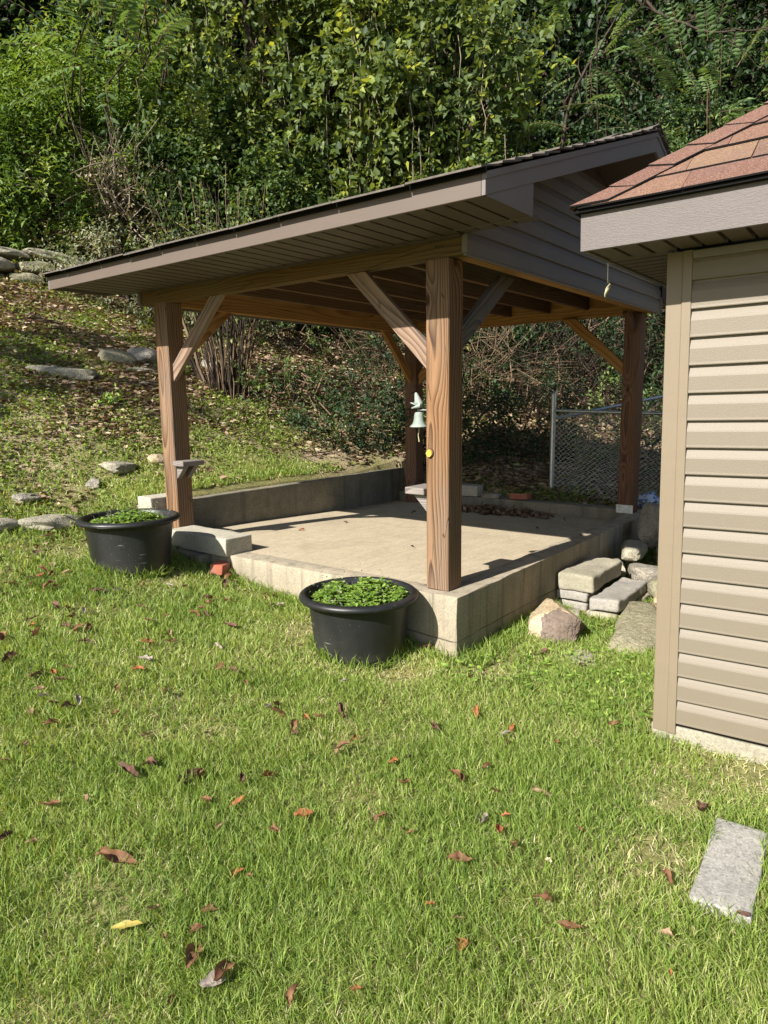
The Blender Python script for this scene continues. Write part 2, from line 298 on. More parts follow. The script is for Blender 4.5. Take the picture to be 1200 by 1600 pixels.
def leaf_arrays(P, D, Nn, L, W, shape='lance', fold=.18, var=None, droop=0):
    n = len(P); D = unit(D); S = unit(np.cross(D, Nn)); Nn = np.cross(S, D); L = np.broadcast_to(L, n)[:, None]; W = np.broadcast_to(W, n)[:, None]
    if shape == 'lance':
        tip = P+D*L-Nn*L*droop; V = np.stack([P, P+D*L*.45+S*W*.5+Nn*W*fold, tip, P+D*L*.45-S*W*.5+Nn*W*fold], 1)
        f = np.array([[0, 1, 2], [0, 2, 3]])
    else:
        tip = P+D*L-Nn*L*droop
        V = np.stack([P, P-D*L*.06+S*W*.36+Nn*W*fold, P+D*L*.28+S*W*.5+Nn*W*fold, tip, P+D*L*.28-S*W*.5+Nn*W*fold, P-D*L*.06-S*W*.36+Nn*W*fold], 1)
        f = np.array([[0, 1, 2], [0, 2, 3], [0, 3, 4], [0, 4, 5]])
    k = V.shape[1]; Fc = (f[None]+np.arange(n)[:, None, None]*k).reshape(-1, 3)
    v = RNG.random(n) if var is None else var
    return V.reshape(-1, 3), Fc, np.repeat(v, k)
def join_arrays(lst):
    V = []; Fc = []; A = []; b = 0
    for v, f, a in lst: V.append(v); Fc.append(f+b); A.append(a); b += len(v)
    return np.concatenate(V), np.concatenate(Fc), np.concatenate(A)
def leaf_obj(name, arr, mat, parent=None, kind=None):
    V, Fc, A = arr; o = link(name, np_mesh(name, V, Fc.ravel(), np.full(len(Fc), 3), A), mat, parent)
    if kind: o['kind'] = kind
    return o
def shoots(B, D, length, m, leafL, leafW, shape='lance', droop=.0, spread=.9, var0=None, ldroop=.1, curl=.25):
    """leaves set alternately along curved shoots that start at B and run along D"""
    n = len(B); D = unit(D); length = np.broadcast_to(length, n)
    a = unit(np.cross(D, RNG.normal(size=(n, 3)))); b = np.cross(D, a); t = (np.arange(m)+.6)/m
    out_P = []; out_D = []; out_N = []; va = []
    cv = RNG.normal(size=(n, 3))*curl
    for k, tt in enumerate(t):
        p = B+D*(length*tt)[:, None]+cv*(length*tt*tt)[:, None]; p[:, 2] -= droop*length*tt*tt
        ang = k*2.4+RNG.normal(size=n)*.4; side = a*np.cos(ang)[:, None]+b*np.sin(ang)[:, None]
        d = unit(D*(1-spread*.6)+side*spread+RNG.normal(size=(n, 3))*.18); d[:, 2] -= droop*.4
        nn = unit(np.array([-.35, 0, 1.0])+RNG.normal(size=(n, 3))*.45)
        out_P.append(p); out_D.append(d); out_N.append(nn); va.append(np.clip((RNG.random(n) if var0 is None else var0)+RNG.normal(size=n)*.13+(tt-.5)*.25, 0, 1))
    P = np.concatenate(out_P); s = RNG.uniform(.65, 1.2, len(P))
    return leaf_arrays(P, np.concatenate(out_D), np.concatenate(out_N), leafL*s, leafW*s, shape, droop=ldroop, var=np.concatenate(va))
def pinnate(B, D, length, m, leafL, leafW, droop=.35, var0=None):
    """compound leaves: paired leaflets in one plane along a drooping midrib"""
    n = len(B); D = unit(D); up = np.tile([0, 0, 1.], (n, 1)); S = unit(np.cross(D, up)); N = unit(np.cross(S, D)+RNG.normal(size=(n, 3))*.2); S = unit(np.cross(D, N)); out = []
    length = np.broadcast_to(length, n)
    for k in range(m):
        tt = (k+1)/m; p = B+D*(length*tt)[:, None]-np.array([0, 0, 1])*(droop*length*tt*tt)[:, None]; sc = math.sin(math.pi*min(1, .25+.7*tt))**.5*.9+.1
        for sg in (-1, 1):
            d = unit(S*sg+D*.45-np.array([0, 0, .25])+RNG.normal(size=(n, 3))*.08)
            out.append(leaf_arrays(p, d, N, leafL*sc, leafW*sc, 'lance', fold=.12, droop=.18, var=np.clip((RNG.random(n)*.3+.35 if var0 is None else var0)+RNG.normal(size=n)*.1, 0, 1)))
    rib = [np.stack([B[i]+D[i]*length[i]*t-np.array([0, 0, droop*length[i]*t*t]) for t in np.linspace(0, 1, 5)]) for i in range(n)]
    return join_arrays(out), rib

# ------------------------------------------------------------------ terrain
def sp(t, w_=.3): return w_*np.logaddexp(0, np.asarray(t, float)/w_)
def ss(t, a, b): t = np.clip((np.asarray(t, float)-a)/(b-a), 0, 1); return t*t*(3-2*t)
def gz(x, y):
    x = np.asarray(x, float); y = np.asarray(y, float)
    z = -.368+.180*sp(y-.13, .25)-.06*np.exp(-(x/.4)**2)*ss(y, .6, 1.7)*(1-ss(y, 2.5, 2.9))
    z = z+.13*ss(x, -.5, .25)*ss(y, 2.55, 2.95)+.25*ss(x, 2.5, 4.2)*(1-.5*ss(y, 2.6, 2.9))
    z = z+.26*sp(y-2.9)+.30*sp(x-4.9)*(1-ss(y, 3, 7)*.6)
    z = z+.55*sp(np.hypot(x+3, y+1.8)-17, 1.2)*ss(x+y, 2, 6)
    return z+.012*np.sin(x*2.3+y*1.1)*np.cos(y*1.9-x*.7)
def axis(a0, a1, near0, near1, step, extra=()):
    xs = list(np.arange(near0, near1, step)); s = step; v = near1
    while v < a1: xs.append(v); s *= 1.13; v += s
    xs.append(a1); s = step; v = near0
    while v > a0: s *= 1.13; v -= s; xs.append(max(v, a0))
    return np.array(sorted(set([round(q, 4) for q in xs]+list(extra))))
gx_ = axis(-40, 90, -4, 8, .09, (.03, .05, 3.33, 3.35)); gy_ = axis(-40, 90, -4, 9, .09, (.03, .05, 2.83, 2.85))
GX, GY = np.meshgrid(gx_, gy_, indexing='ij'); GZ = gz(GX, GY)
GZ = GZ+np.where((GY > 3) | (GX > 4), 1, .3)*.02*(np.sin(GX*7.1+3*np.sin(GY*3.3))*np.cos(GY*6.3+2*np.sin(GX*2.9)))
under = (GX > .04) & (GX < 3.34) & (GY > .04) & (GY < 2.84); GZ = np.where(under, -.6, GZ)
def lawnness(x, y):
    """1 = mown grass, 0 = leaf-strewn bank"""
    b = 2.75+.9*np.clip((-x), 0, 3)*.55+.25*np.sin(x*1.7)+.2*np.sin(x*4.1+1)
    l = 1-ss(y, b-.2, b+1.3); return l*(1-ss(x, 3.0, 3.6))
nx_, ny_ = len(gx_), len(gy_); idx = np.arange(nx_*ny_).reshape(nx_, ny_)
Fq = np.stack([idx[:-1, :-1], idx[1:, :-1], idx[1:, 1:], idx[:-1, 1:]], -1).reshape(-1, 4)
gme = np_mesh('ground', np.stack([GX, GY, GZ], -1).reshape(-1, 3), Fq.ravel(), np.full(len(Fq), 4), lawnness(GX, GY).ravel(), smooth=True)
G = NT('soil_and_thatch', .95, .1); gp = G.n('NewGeometry').outputs['Position']; gv = G.attr('var').outputs['Fac']
gn1 = G.noise(gp, 3, 6, .6); gn2 = G.noise(gp, 45, 5, .7)
lawn_c = G.mix(G.rng(gn2, .35, .65), (.11, .12, .04), (.27, .24, .10)); lawn_c = G.mix(G.rng(gn1, .5, .7, 0, .7), lawn_c, (.27, .22, .10))
bank_c = G.mix(G.rng(gn2, .35, .65), (.13, .095, .065), (.32, .245, .165)); bank_c = G.mix(G.rng(gn1, .48, .68, 0, .8), bank_c, (.45, .37, .25))
G.bump(G.math('ADD', gn2, gn1), .6, .03)
wa = gme.attributes.new('woods_shade', 'FLOAT', 'POINT'); wa.data.foreach_set('value', ss(np.hypot(GX-EYE.x, GY-EYE.y)+.5*np.sin(GX*1.3)*np.cos(GY), 11.2, 12.8).ravel().astype(np.float32))  # mask for painted woodland shade, growing with distance from the camera
humus_shade = G.mix(G.rng(gn2, .35, .65), (.022, .017, .012), (.06, .045, .03))  # dark humus colour that also carries the shade under the trees
ground = link('ground', gme, G.col(G.mix(G.attr('woods_shade').outputs['Fac'], G.mix(gv, bank_c, lawn_c), humus_shade))); ground['kind'] = 'structure'
def ang_in(x, y, lo, hi):
    a = np.degrees(np.arctan2(y-EYE.y, x-EYE.x)); return (a > lo) & (a < hi)
def scatter(n, x0, x1, y0, y1): return RNG.uniform(x0, x1, n), RNG.uniform(y0, y1, n)
def pnoise(x, y, s=1.0, ph=0.0):
    return (np.sin(x*2.1*s+1.3*np.sin(y*1.7*s+ph)+ph)+np.sin(y*2.7*s+1.1*np.sin(x*2.3*s+ph*2))+np.sin((x+y)*4.3*s+ph)*.6)/2.6
def clear_of(x, y):
    """True where plants may grow (off the slab, steps, shed, paver)"""
    ok = ~((x > -.0) & (x < 3.42) & (y > -.0) & (y < 2.9))
    ok &= ~((x > -.17) & (y < -1.07) & (y > -4.6) & (x < 3.2))
    ok &= ~((x > 1.14) & (x < 1.9) & (y > -.48) & (y < .05))
    u = (x+.895)*math.cos(.055)+(y+1.508)*math.sin(.055); v = -(x+.895)*math.sin(.055)+(y+1.508)*math.cos(.055); ok &= ~((np.abs(u) < .212) & (np.abs(v) < .066))
    return ok

# ------------------------------------------------------------------ concrete pad
pad = empty('concrete_pad', (0, 0, 0), label='raised tan concrete pad with low walls under the open pavilion', cat='concrete pad')
def slab_me():
    xs = np.linspace(.15, 3.25, 40); ys = np.linspace(.0, 2.75, 36); X, Y = np.meshgrid(xs, ys, indexing='ij')
    Z = -.004-.095*ss(X, .1, 3.3)*.95-.012*np.sin(Y*2.2)*ss(X, .3, 1.2)*.2
    V = np.stack([X, Y, Z], -1).reshape(-1, 3); i = np.arange(40*36).reshape(40, 36)
    return np_mesh('floor_slab', V, np.stack([i[:-1, :-1], i[1:, :-1], i[1:, 1:], i[:-1, 1:]], -1).ravel(), np.full(39*35, 4), smooth=True)
link('floor_slab', slab_me(), K_FLOOR, pad)
def cast(name, x0, x1, y0, y1, z0, z1, mat, seed=0, amp=.004, res=.06, bev=.008):
    """a cast concrete block with slightly uneven faces and worn arrises"""
    bm = bmesh.new(); bmesh.ops.create_cube(bm, size=1); bmesh.ops.scale(bm, vec=(x1-x0, y1-y0, z1-z0), verts=bm.verts); hs = ((x1-x0)/2, (y1-y0)/2, (z1-z0)/2)
    for ax in (0, 1, 2):
        L = hs[ax]*2; n = max(1, int(L/res)); cuts_ = [-L/2+L*k/n for k in range(1, n)]+[s_*(L/2-f_*bev) for s_ in (-1, 1) for f_ in (1, .5, .2)]
        for c_ in cuts_:
            co = [0, 0, 0]; no = [0, 0, 0]; co[ax] = c_; no[ax] = 1
            bmesh.ops.bisect_plane(bm, geom=bm.verts[:]+bm.edges[:]+bm.faces[:], plane_co=co, plane_no=no)
    for v in bm.verts:
        inn = Vector([max(-(h-bev), min(h-bev, c)) for c, h in zip(v.co, hs)]); d = v.co-inn
        if d.length > 1e-6: v.co = inn+d.normalized()*min(bev, d.length)
    for v in bm.verts:
        p = v.co*6+Vector((seed*3.1, 0, 0)); n = mnoise.noise_vector(p)*amp+mnoise.noise_vector(p*4)*amp*.35; v.co += n
    me_ = bm_mesh(bm, name); me_.polygons.foreach_set('use_smooth', [True]*len(me_.polygons)); me_.set_sharp_from_angle(angle=math.radians(60))
    o = link(name, me_, mat, pad if name in ('side_wall', 'rear_curb', 'retaining_wall', 'front_edge') else None, ((x0+x1)/2, (y0+y1)/2, (z0+z1)/2)); return o
cast('side_wall', 0, 3.41, 0, .152, -.75, .0, K_WALL, 1, .005, .05, .0035)
cast('front_edge', .001, .150, .151, 2.80, -.75, -.003, K_WALL, 2, .004, .05, .0035)
cast('rear_curb', 3.25, 3.41, .154, 2.75, -.75, .012, K_OLD, 3)
cast('retaining_wall', -.02, 3.41, 2.753, 2.90, -.75, .262, K_OLD, 4)

# ------------------------------------------------------------------ pavilion
pav = empty('pavilion', (0, 0, 0), label='open timber pavilion with brown gable roof standing on the concrete pad', cat='pavilion')
A_, B_, S_, LX, LY, H_ = .074, .101, .142, 3.087, 2.353, 1.736
for k, (px, py, zb, m, sd) in enumerate(((A_, B_, -.002, W_POST, 11), (A_, B_+LY, -.002, W_POST, 23), (A_+LX-.02, B_, .0, W_DARK, 5), (A_+LX, B_+LY, -.098, W_DARK, 8))):
    c = (px+S_/2, py+S_/2); timber('post', (c[0], c[1], zb), (c[0], c[1], H_), S_, S_, m, pav, seed=sd, up=(0, 1, 0), bev=.006)
LV = -.010   # the roof hangs slightly low towards its far gable
# perimeter beams
BW = .076
timber('beam', (A_+BW/2, .02, H_+.092), (A_+BW/2, 2.727, H_+.092+LV), BW, .184, W_BEAM, pav, 31)
timber('beam', (A_+LX+S_-BW/2, .02, H_+.092), (A_+LX+S_-BW/2, 2.70, H_+.082), BW, .184, W_WARM, pav, 32)
timber('beam', (A_+BW+.002, B_+BW/2-.06, H_+.08), (A_+LX+S_-BW-.002, B_+BW/2-.06, H_+.08), BW, .158, W_WARM, pav, 33)
timber('beam', (A_+BW+.002, B_+LY+.06, H_+.07), (A_+LX+S_-BW-.002, B_+LY+.06, H_+.07), BW, .184, W_WARM, pav, 34)
# knee braces: each a flat 2x timber cut flush with post and beam
def brace(cx, cy, ax, sg, mat, seed, reach=.50, drop=.52, low=1.22, w_=.088, t=.04, side=0):
    """from the post face at (cx, cy) out along axis ax"""
    a = Vector((1, 0, 0)) if ax == 'x' else Vector((0, 1, 0)); a *= sg
    face = S_/2
    p0 = Vector((cx, cy, low))+a*(face-.06); p1 = Vector((cx, cy, H_))+a*(face+reach+.055)
    d = (p1-p0); p0 -= d*.05; p1 += d*.08
    n_ = Vector((0, 1, 0)) if ax == 'x' else Vector((1, 0, 0))
    cuts = [(Vector((cx, cy, 0))+a*face, -a), (Vector((0, 0, H_-.002)), Vector((0, 0, 1)))]
    timber('brace', p0+n_*side, p1+n_*side, t, w_, mat, pav, seed, up=n_.cross(d).normalized(), cuts=cuts, bev=.003)
fc = (A_+S_/2, B_+S_/2); lc = (A_+S_/2, B_+LY+S_/2); rc = (A_+LX-.02+S_/2, B_+S_/2); bc = (A_+LX+S_/2, B_+LY+S_/2)
brace(*fc, 'y', 1, W_BRACE, 41, side=-.02, w_=.098, reach=.44, low=1.18); brace(*fc, 'x', 1, W_GREYBRACE, 42, w_=.098, reach=.55, low=1.25)
brace(*lc, 'y', -1, W_BRACE, 43, side=-.02, reach=.46, low=1.18); brace(*lc, 'x', 1, W_WARM, 44, reach=.42, low=1.30)
brace(*rc, 'y', 1, W_WARM, 45, reach=.48, low=1.20); brace(*bc, 'y', -1, W_WARM, 46, reach=.46, low=1.18)
brace(*rc, 'x', -1, W_DARK, 47, reach=.12, low=1.58); brace(*bc, 'x', -1, W_WARM, 48, reach=.40, low=1.2)
for (cx_, cy_) in (fc, lc):
    for dy_, z_ in ((-.035, H_+.05), (.035, H_+.12), (.0, H_+.05)):
        tube_obj('bolt', [np.array([(A_-.006, cy_+dy_, z_), (A_+.004, cy_+dy_, z_)])], [[.0065, .0065]], M_GALV, pav, 6)
# ceiling joists and rafters
for k, y in enumerate((.235, .61, .98, 1.38, 1.79, 2.19)):
    timber('joist', (A_+BW+.01, y, 1.80+.07), (A_+LX+S_-BW-.01, y, 1.80+.07), .038, .14, W_JOIST, pav, 50+k, bev=.002)
RX = 1.687; SLP = .341; EX = -.455; XE2 = 2*RX-EX; Y0, Y1 = -.40, 3.035
for k, y in enumerate(np.arange(.2, 2.7, .41)):
    for sg in (-1, 1):
        timber('rafter', (RX+sg*1.62, y+.045, 1.925+SLP*(2.142-1.62)-.08), (RX+sg*.02, y+.045, 1.925+SLP*2.12-.08), .038, .09, W_JOIST, pav, 60+k, bev=0)
timber('ridge_board', (RX, 0.02, 2.52), (RX, 2.7, 2.51), .03, .15, W_JOIST, pav, 77, bev=0)
# roof: deck, shingle courses, fascias, soffits
roof = empty('roof', (0, 0, 0)); roof.parent = pav
def lv(y): return LV*max(0, y)/2.5
def sheet(name, P, th, mat, parent, bev=0):
    """a thick sheet: quad P (4 points) extruded down by th"""
    bm = bmesh.new(); vs = [bm.verts.new(p) for p in P]+[bm.verts.new((p[0], p[1], p[2]-th)) for p in P]; n = len(P)
    bm.faces.new(vs[:n]); bm.faces.new(vs[n:][::-1])
    for i in range(n): bm.faces.new((vs[i], vs[i+n], vs[(i+1) % n+n], vs[(i+1) % n]))
    bmesh.ops.recalc_face_normals(bm, faces=bm.faces[:])
    if bev: bmesh.ops.bevel(bm, geom=bm.edges[:], offset=bev, segments=1, affect='EDGES')
    return link(name, bm_mesh(bm, name), mat, parent)
def rz(x): return 1.925+SLP*(2.142-abs(x-RX))
for sg in (-1, 1):
    xa = RX+sg*2.125
    sheet('roof_deck', [(xa, Y0+.02, rz(xa)-.012), (RX, Y0+.02, rz(RX)-.012), (RX, Y1-.02, rz(RX)-.012+lv(Y1)), (xa, Y1-.02, rz(xa)-.012+lv(Y1))], .022, W_JOIST if False else P_SOFFIT, roof)
rr = random.Random(5)
for sg in (-1, 1):
    nC = 16
    for k in range(nC):
        y = Y0-.016
        d0 = 2.19-k*.140; d1 = max(d0-.17, .0)
        while y < Y1+.02:
            L = rr.uniform(.3, .42); ye = min(y+L, Y1+.03)
            if ye-y < .05: break
            xa, xb = RX+sg*d0, RX+sg*d1; lift = rr.uniform(.0, .004)+(.008 if rr.random() < .12 and k > 3 else 0); e0 = rr.uniform(-.012, .010) if y < Y0 else 0
            P = [(xa, y+e0, rz(xa)+.012+lift+lv(y)), (xb, y+e0, rz(xb)+.003+lv(y)), (xb, ye-.004, rz(xb)+.003+lv(ye)), (xa, ye-.004, rz(xa)+.012+lift+rr.uniform(-.003, .003)+lv(ye))]
            sheet('shingle', P, .008, M_OLDSHINGLE, roof); y = ye
for k in range(14):
    y = Y0-.018+k*.25; t = .03+rr.uniform(0, .012)
    for sg in (-1, 1):
        sheet('ridge_cap', [(RX, y, rz(RX)+t+lv(y)), (RX+sg*.15, y, rz(RX+.15)+t*.7+lv(y)), (RX+sg*.15, y+.27, rz(RX+.15)+.014+lv(y)), (RX, y+.27, rz(RX)+.014+lv(y))], .008, M_OLDSHINGLE, roof)
def prism(name, pts, axis_, a0, a1, mat, parent, bev=0):
    """polygon pts in the plane across `axis_`, extruded from a0 to a1"""
    bm = bmesh.new()
    def mk(p, a): return (p[0], a, p[1]) if axis_ == 'y' else (a, p[0], p[1])
    v0 = [bm.verts.new(mk(p, a0)) for p in pts]; v1 = [bm.verts.new(mk(p, a1)) for p in pts]; n = len(pts)
    bm.faces.new(v0); bm.faces.new(v1[::-1])
    for i in range(n): bm.faces.new((v0[i], v1[i], v1[(i+1) % n], v0[(i+1) % n]))
    bmesh.ops.recalc_face_normals(bm, faces=bm.faces[:])
    if bev: bmesh.ops.bevel(bm, geom=[e for e in bm.edges if e.calc_face_angle(0) > .5], offset=bev, segments=1, affect='EDGES')
    return link(name, bm_mesh(bm, name), mat, parent)
for sg, xx in ((-1, EX), (1, XE2)):
    o = prism('eave_fascia', [(xx, 1.823), (xx-sg*.0, 1.925), (xx-sg*.02, 1.93), (xx-sg*.02, 1.823)] if False else [(xx, 1.823), (xx, 1.912), (xx-sg*.018, 1.918), (xx-sg*.018, 1.823)], 'y', Y0+.0185, Y1-.0185, P_FASCIA, roof, .002)
    for v in o.data.vertices: v.co.z += lv(v.co.y)
    d = prism('drip_edge', [(xx+sg*.012, 1.906), (xx+sg*.012, 1.926), (xx-sg*.03, 1.938), (xx-sg*.03, 1.932), (xx+sg*.006, 1.921), (xx+sg*.006, 1.906)], 'y', Y0-.01, Y1+.01, P_BLACK, roof)  # black stands for the shadow line under the shingles
    for v in d.data.vertices: v.co.z += lv(v.co.y)
def rb(x): return 1.823+.335*(abs(EX-RX)-abs(x-RX))
for ye, th in ((Y0, .018), (Y1, -.018)):
    for sg in (-1, 1):
        xa = RX+sg*(RX-EX)
        pts = [(xa, 1.823), (xa, 1.908), (RX, rz(RX)-.018), (RX, rb(RX)-.012)]
        o = prism('rake_fascia', pts, 'y', ye, ye+th, P_RAKE, roof, .002)
        pts = [(xa-sg*-.002, 1.885), (xa-sg*-.002, 1.911), (RX, rz(RX)-.014), (RX, rz(RX)-.040)]
        q = prism('rake_drip_edge', pts, 'y', ye-math.copysign(.006, th), ye-math.copysign(.0005, th), P_RAKE, roof)
        # boxed eave return
        xi = RX+sg*(RX+.018)
        b_ = prism('eave_return', [(xa-sg*.02, 1.826), (xa-sg*.02, 1.836), (xi, rb(xi)+.01), (xi, 1.826)], 'y', ye+math.copysign(.004, th), ye+math.copysign(.012, th), P_RAKE, roof)
        c_ = prism('eave_return', [(ye+th*.7, 1.826), (ye+th*.7, rb(xi)), ((.015 if th > 0 else 2.74), rb(xi)), ((.015 if th > 0 else 2.74), 1.826)], 'x', xi-.004, xi+.004, P_RAKE, roof)
        # sloping rake soffit
        xm = RX+sg*(RX-.03)
        sheet('rake_soffit', [(xi, min(ye+th, .013 if th > 0 else ye), rb(xi)+.03), (RX, min(ye+th, ye+th), rb(RX)+.03), (RX, .012 if th > 0 else 2.75, rb(RX)+.03), (xi, .012 if th > 0 else 2.75, rb(xi)+.03)], .006, P_SOFFIT, roof)
        if th < 0:
            for vv in list(o.data.vertices)+list(q.data.vertices)+list(b_.data.vertices)+list(c_.data.vertices): vv.co.z += lv(3.0)
# eave soffit slats
def slat_me(L, pitch=.1, name='soffit_slat'):
    pts = [(0, .0), (.003, -.0), (.005, .006), (pitch-.006, .006), (pitch-.003, 0), (pitch-.0012, 0), (pitch-.0012, .010), (0, .010)]
    pts = [(0, .0), (pitch-.015, .0), (pitch-.013, .016), (pitch-.001, .016), (pitch-.001, .020), (0, .020)]
    bm = bmesh.new(); v0 = [bm.verts.new((0, p[0], p[1])) for p in pts]; v1 = [bm.verts.new((L, p[0], p[1])) for p in pts]; n = len(pts)
    bm.faces.new(v0); bm.faces.new(v1[::-1])
    for i in range(n): bm.faces.new((v0[i], v1[i], v1[(i+1) % n], v0[(i+1) % n]))
    bmesh.ops.recalc_face_normals(bm, faces=bm.faces[:]); return bm_mesh(bm, name)
sm_ = slat_me(A_-EX-.024); sm_.materials.append(P_SOFFIT); sm2 = slat_me(XE2-(A_+LX+S_)-.024); sm2.materials.append(P_SOFFIT)
y = Y0+.02; k = 0
while y+.1 < Y1-.015:
    o = bpy.data.objects.new('soffit_slat', sm_); C.objects.link(o); o.parent = roof; o.location = (EX+.02, y, 1.829+lv(y))
    o = bpy.data.objects.new('soffit_slat', sm2); C.objects.link(o); o.parent = roof; o.location = (A_+LX+S_+.003, y, 1.829+lv(y))
    y += .1
prism('soffit_moulding', [(EX+.494, 1.815), (EX+.522, 1.815), (EX+.522, 1.828), (EX+.494, 1.828)], 'y', .02, 2.72, P_SOFFIT, roof)
# gable siding
def siding_me(name, y_len0, y_len1, ex=.1016, out=.0165, clip=None):
    """one dutch-lap course, length along local X from y_len0 to y_len1, face towards -Y, bottom at z=0"""
    prof = [(0, .0), (-out, .0), (-out-.001, .003), (-out, .010), (-out+.001, .060), (-out+.0025, .066), (-out+.0075, .080), (-.003, .094), (-.002, ex+.004), (.0, ex+.004)]
    bm = bmesh.new(); n = len(prof)
    def endx(z, e): return e(z) if callable(e) else e
    v0 = [bm.verts.new((endx(p[1], y_len0), p[0], p[1])) for p in prof]; v1 = [bm.verts.new((endx(p[1], y_len1), p[0], p[1])) for p in prof]
    bm.faces.new(v0); bm.faces.new(v1[::-1])
    for i in range(n): bm.faces.new((v0[i], v1[i], v1[(i+1) % n], v0[(i+1) % n]))
    bmesh.ops.recalc_face_normals(bm, faces=bm.faces[:]); return bm_mesh(bm, name)
for face, yy in ((1, .014), (-1, 2.745)):
    gs = empty('gable_siding', (0, yy, 1.741)); gs.parent = pav
    k = 0
    while True:
        z = k*.1016; zt_ = z+1.741
        if zt_ > 1.83:
            half = max(0, (rb(RX)+.028-zt_)/.335)
        else: half = 9
        h0 = min(half, RX-A_); h1 = min(half-.1016/.335, RX-A_) if half < 9 else h0
        if half <= .35: break
        f0 = (lambda zz, h0=h0, h1=h1: RX-h0+(h0-max(h1, 0))*zz/.1016); f1 = (lambda zz, h0=h0, h1=h1: RX+h0-(h0-max(h1, 0))*zz/.1016)
        me = siding_me('siding_board', f0, f1)
        o = link('siding_board', me, P_GABLE, gs, (0, 0, z))
        if face < 0: o.scale = (1, -1, 1); me.flip_normals()
        k += 1
    xb = A_-.004
    prism('corner_strip', [(-.024 if face > 0 else .0, .0), (-.024 if face > 0 else .0, .11 if False else .085), (.006 if face > 0 else .024, .085), (.006 if face > 0 else .024, 0)], 'x', xb-.006, xb+.004, P_GABLE, gs)
    prism('corner_strip', [(-.026 if face > 0 else .0, -.004), (-.026 if face > 0 else .0, .12), (.006 if face > 0 else .024, .12), (.006 if face > 0 else .024, -.004)], 'x', RX*2-A_, RX*2-A_+.03, P_GABLE, gs)
    prism('starter_strip', [(A_, -.012), (RX*2-A_, -.012), (RX*2-A_, -.001), (A_, -.001)], 'y', -.012 if face > 0 else .0, .002 if face > 0 else .012, W_BEAM if False else P_GABLE, gs)
    sheath = prism('sheathing', [(A_+.01, .0), (RX*2-A_-.01, .0), (RX*2-A_-.01, .14), (RX, .85), (A_+.01, .14)], 'y', .002 if face > 0 else -.010, .010 if face > 0 else -.002, W_JOIST if False else P_SOFFIT, gs)
# post bracket, yellow disc, little shelves
bk = empty('post_bracket', (rc[0]-S_/2-.004, rc[1], 0)); bk.parent = pav
box('plate', -.006, .0, -.075, .075, .0, .075, M_GALV, bk, .001)
for yy in (-.045, .045):
    for zz_ in (.028, .058): tube_obj('bolt', [np.array([(-.012, yy, zz_), (-.005, yy, zz_)])], [[.007, .007]], P_BLACK, bk, 6)
dsc = empty('sawn_branch_stub', (A_, .214, .746)); dsc.parent = pav
def disc_me(name, r, th, n=18, bump_=.12, seed=0):
    q = random.Random(seed); bm = bmesh.new(); rs = [r*(1+q.uniform(-bump_, bump_)*.5) for _ in range(n)]
    a = [bm.verts.new((0, math.cos(2*math.pi*i/n)*rs[i], math.sin(2*math.pi*i/n)*rs[i]*1.12)) for i in range(n)]
    b = [bm.verts.new((-th, math.cos(2*math.pi*i/n)*rs[i]*.93, math.sin(2*math.pi*i/n)*rs[i]*1.05)) for i in range(n)]
    bm.faces.new(a); bm.faces.new(b[::-1])
    for i in range(n): bm.faces.new((a[i], b[i], b[(i+1) % n], a[(i+1) % n]))
    bmesh.ops.recalc_face_normals(bm, faces=bm.faces[:]); return bm_mesh(bm, name)
yd = NT('yellow_sawn_wood', .7); yo = yd.obj(); M_DISC = yd.col(yd.mix(yd.rng(yd.noise(yo, 90, 3), .4, .6), (.62, .36, .06), (.48, .24, .05)))
link('sawn_face', disc_me('sawn_face', .0185, .012, seed=2), M_DISC, dsc, (-.004, 0, 0)); link('bark_ring', disc_me('bark_ring', .0235, .006, seed=4), B_DARK, dsc)
def shelf(y0, sg, zt_, mat, sd):
    s_ = empty('post_shelf', (A_+S_/2, y0, zt_)); s_.parent = pav
    o = timber('shelf_board', (.0, sg*.0, -.022), (.0, sg*.125, -.022), .19, .038, mat, s_, sd, up=(0, 0, 1)); 
    p = prism('shelf_bracket', [(0, -.043), (sg*.095, -.043), (0, -.14)], 'x', -.06, -.02, mat, s_, .002); set_wc(p.data, verts_of(p.data)[:, [0, 2, 1]], (.02, .03, sd))
    p = prism('shelf_bracket', [(0, -.043), (sg*.095, -.043), (0, -.14)], 'x', .03, .07, mat, s_, .002); set_wc(p.data, verts_of(p.data)[:, [0, 2, 1]], (.02, .03, sd))
shelf(B_+S_, 1, .560, W_SHELF, 91); shelf(B_+LY, -1, .612, W_SHELF, 95)

# ------------------------------------------------------------------ bell with bird
bell = empty('frog_bell', (A_+S_/2+.0, B_+S_, .965), label='small green bronze bell topped by a frog on the front post', cat='bell')
def lathe(name, prof, mat, parent, n=24, loc=(0, 0, 0)):
    V = [(r*math.cos(2*math.pi*k/n), r*math.sin(2*math.pi*k/n), z) for r, z in prof for k in range(n)]; m = len(prof)
    Fc = [(i*n+k, i*n+(k+1) % n, (i+1)*n+(k+1) % n, (i+1)*n+k) for i in range(m-1) for k in range(n)]
    me = np_mesh(name, V, np.array(Fc).ravel(), np.full(len(Fc), 4), smooth=True); return link(name, me, mat, parent, loc)
by = .093
lathe('bell_cup', [(.002, -.002), (.018, -.004), (.024, -.012), (.0265, -.03), (.029, -.05), (.036, -.068), (.049, -.080), (.051, -.084), (.047, -.084), (.034, -.068), (.026, -.05), (.022, -.015), (.002, -.008)], M_VERD, bell, 28, (0, by, 0))
tube_obj('arm', [np.array([(0, 0, .008), (0, by+.01, .008)])], [[.004, .004]], M_VERD, bell, 6)
tube_obj('mounting_plate', [np.array([(0, .003, -.03), (0, .003, .05)])], [[.012, .012]], M_VERD, bell, 6)
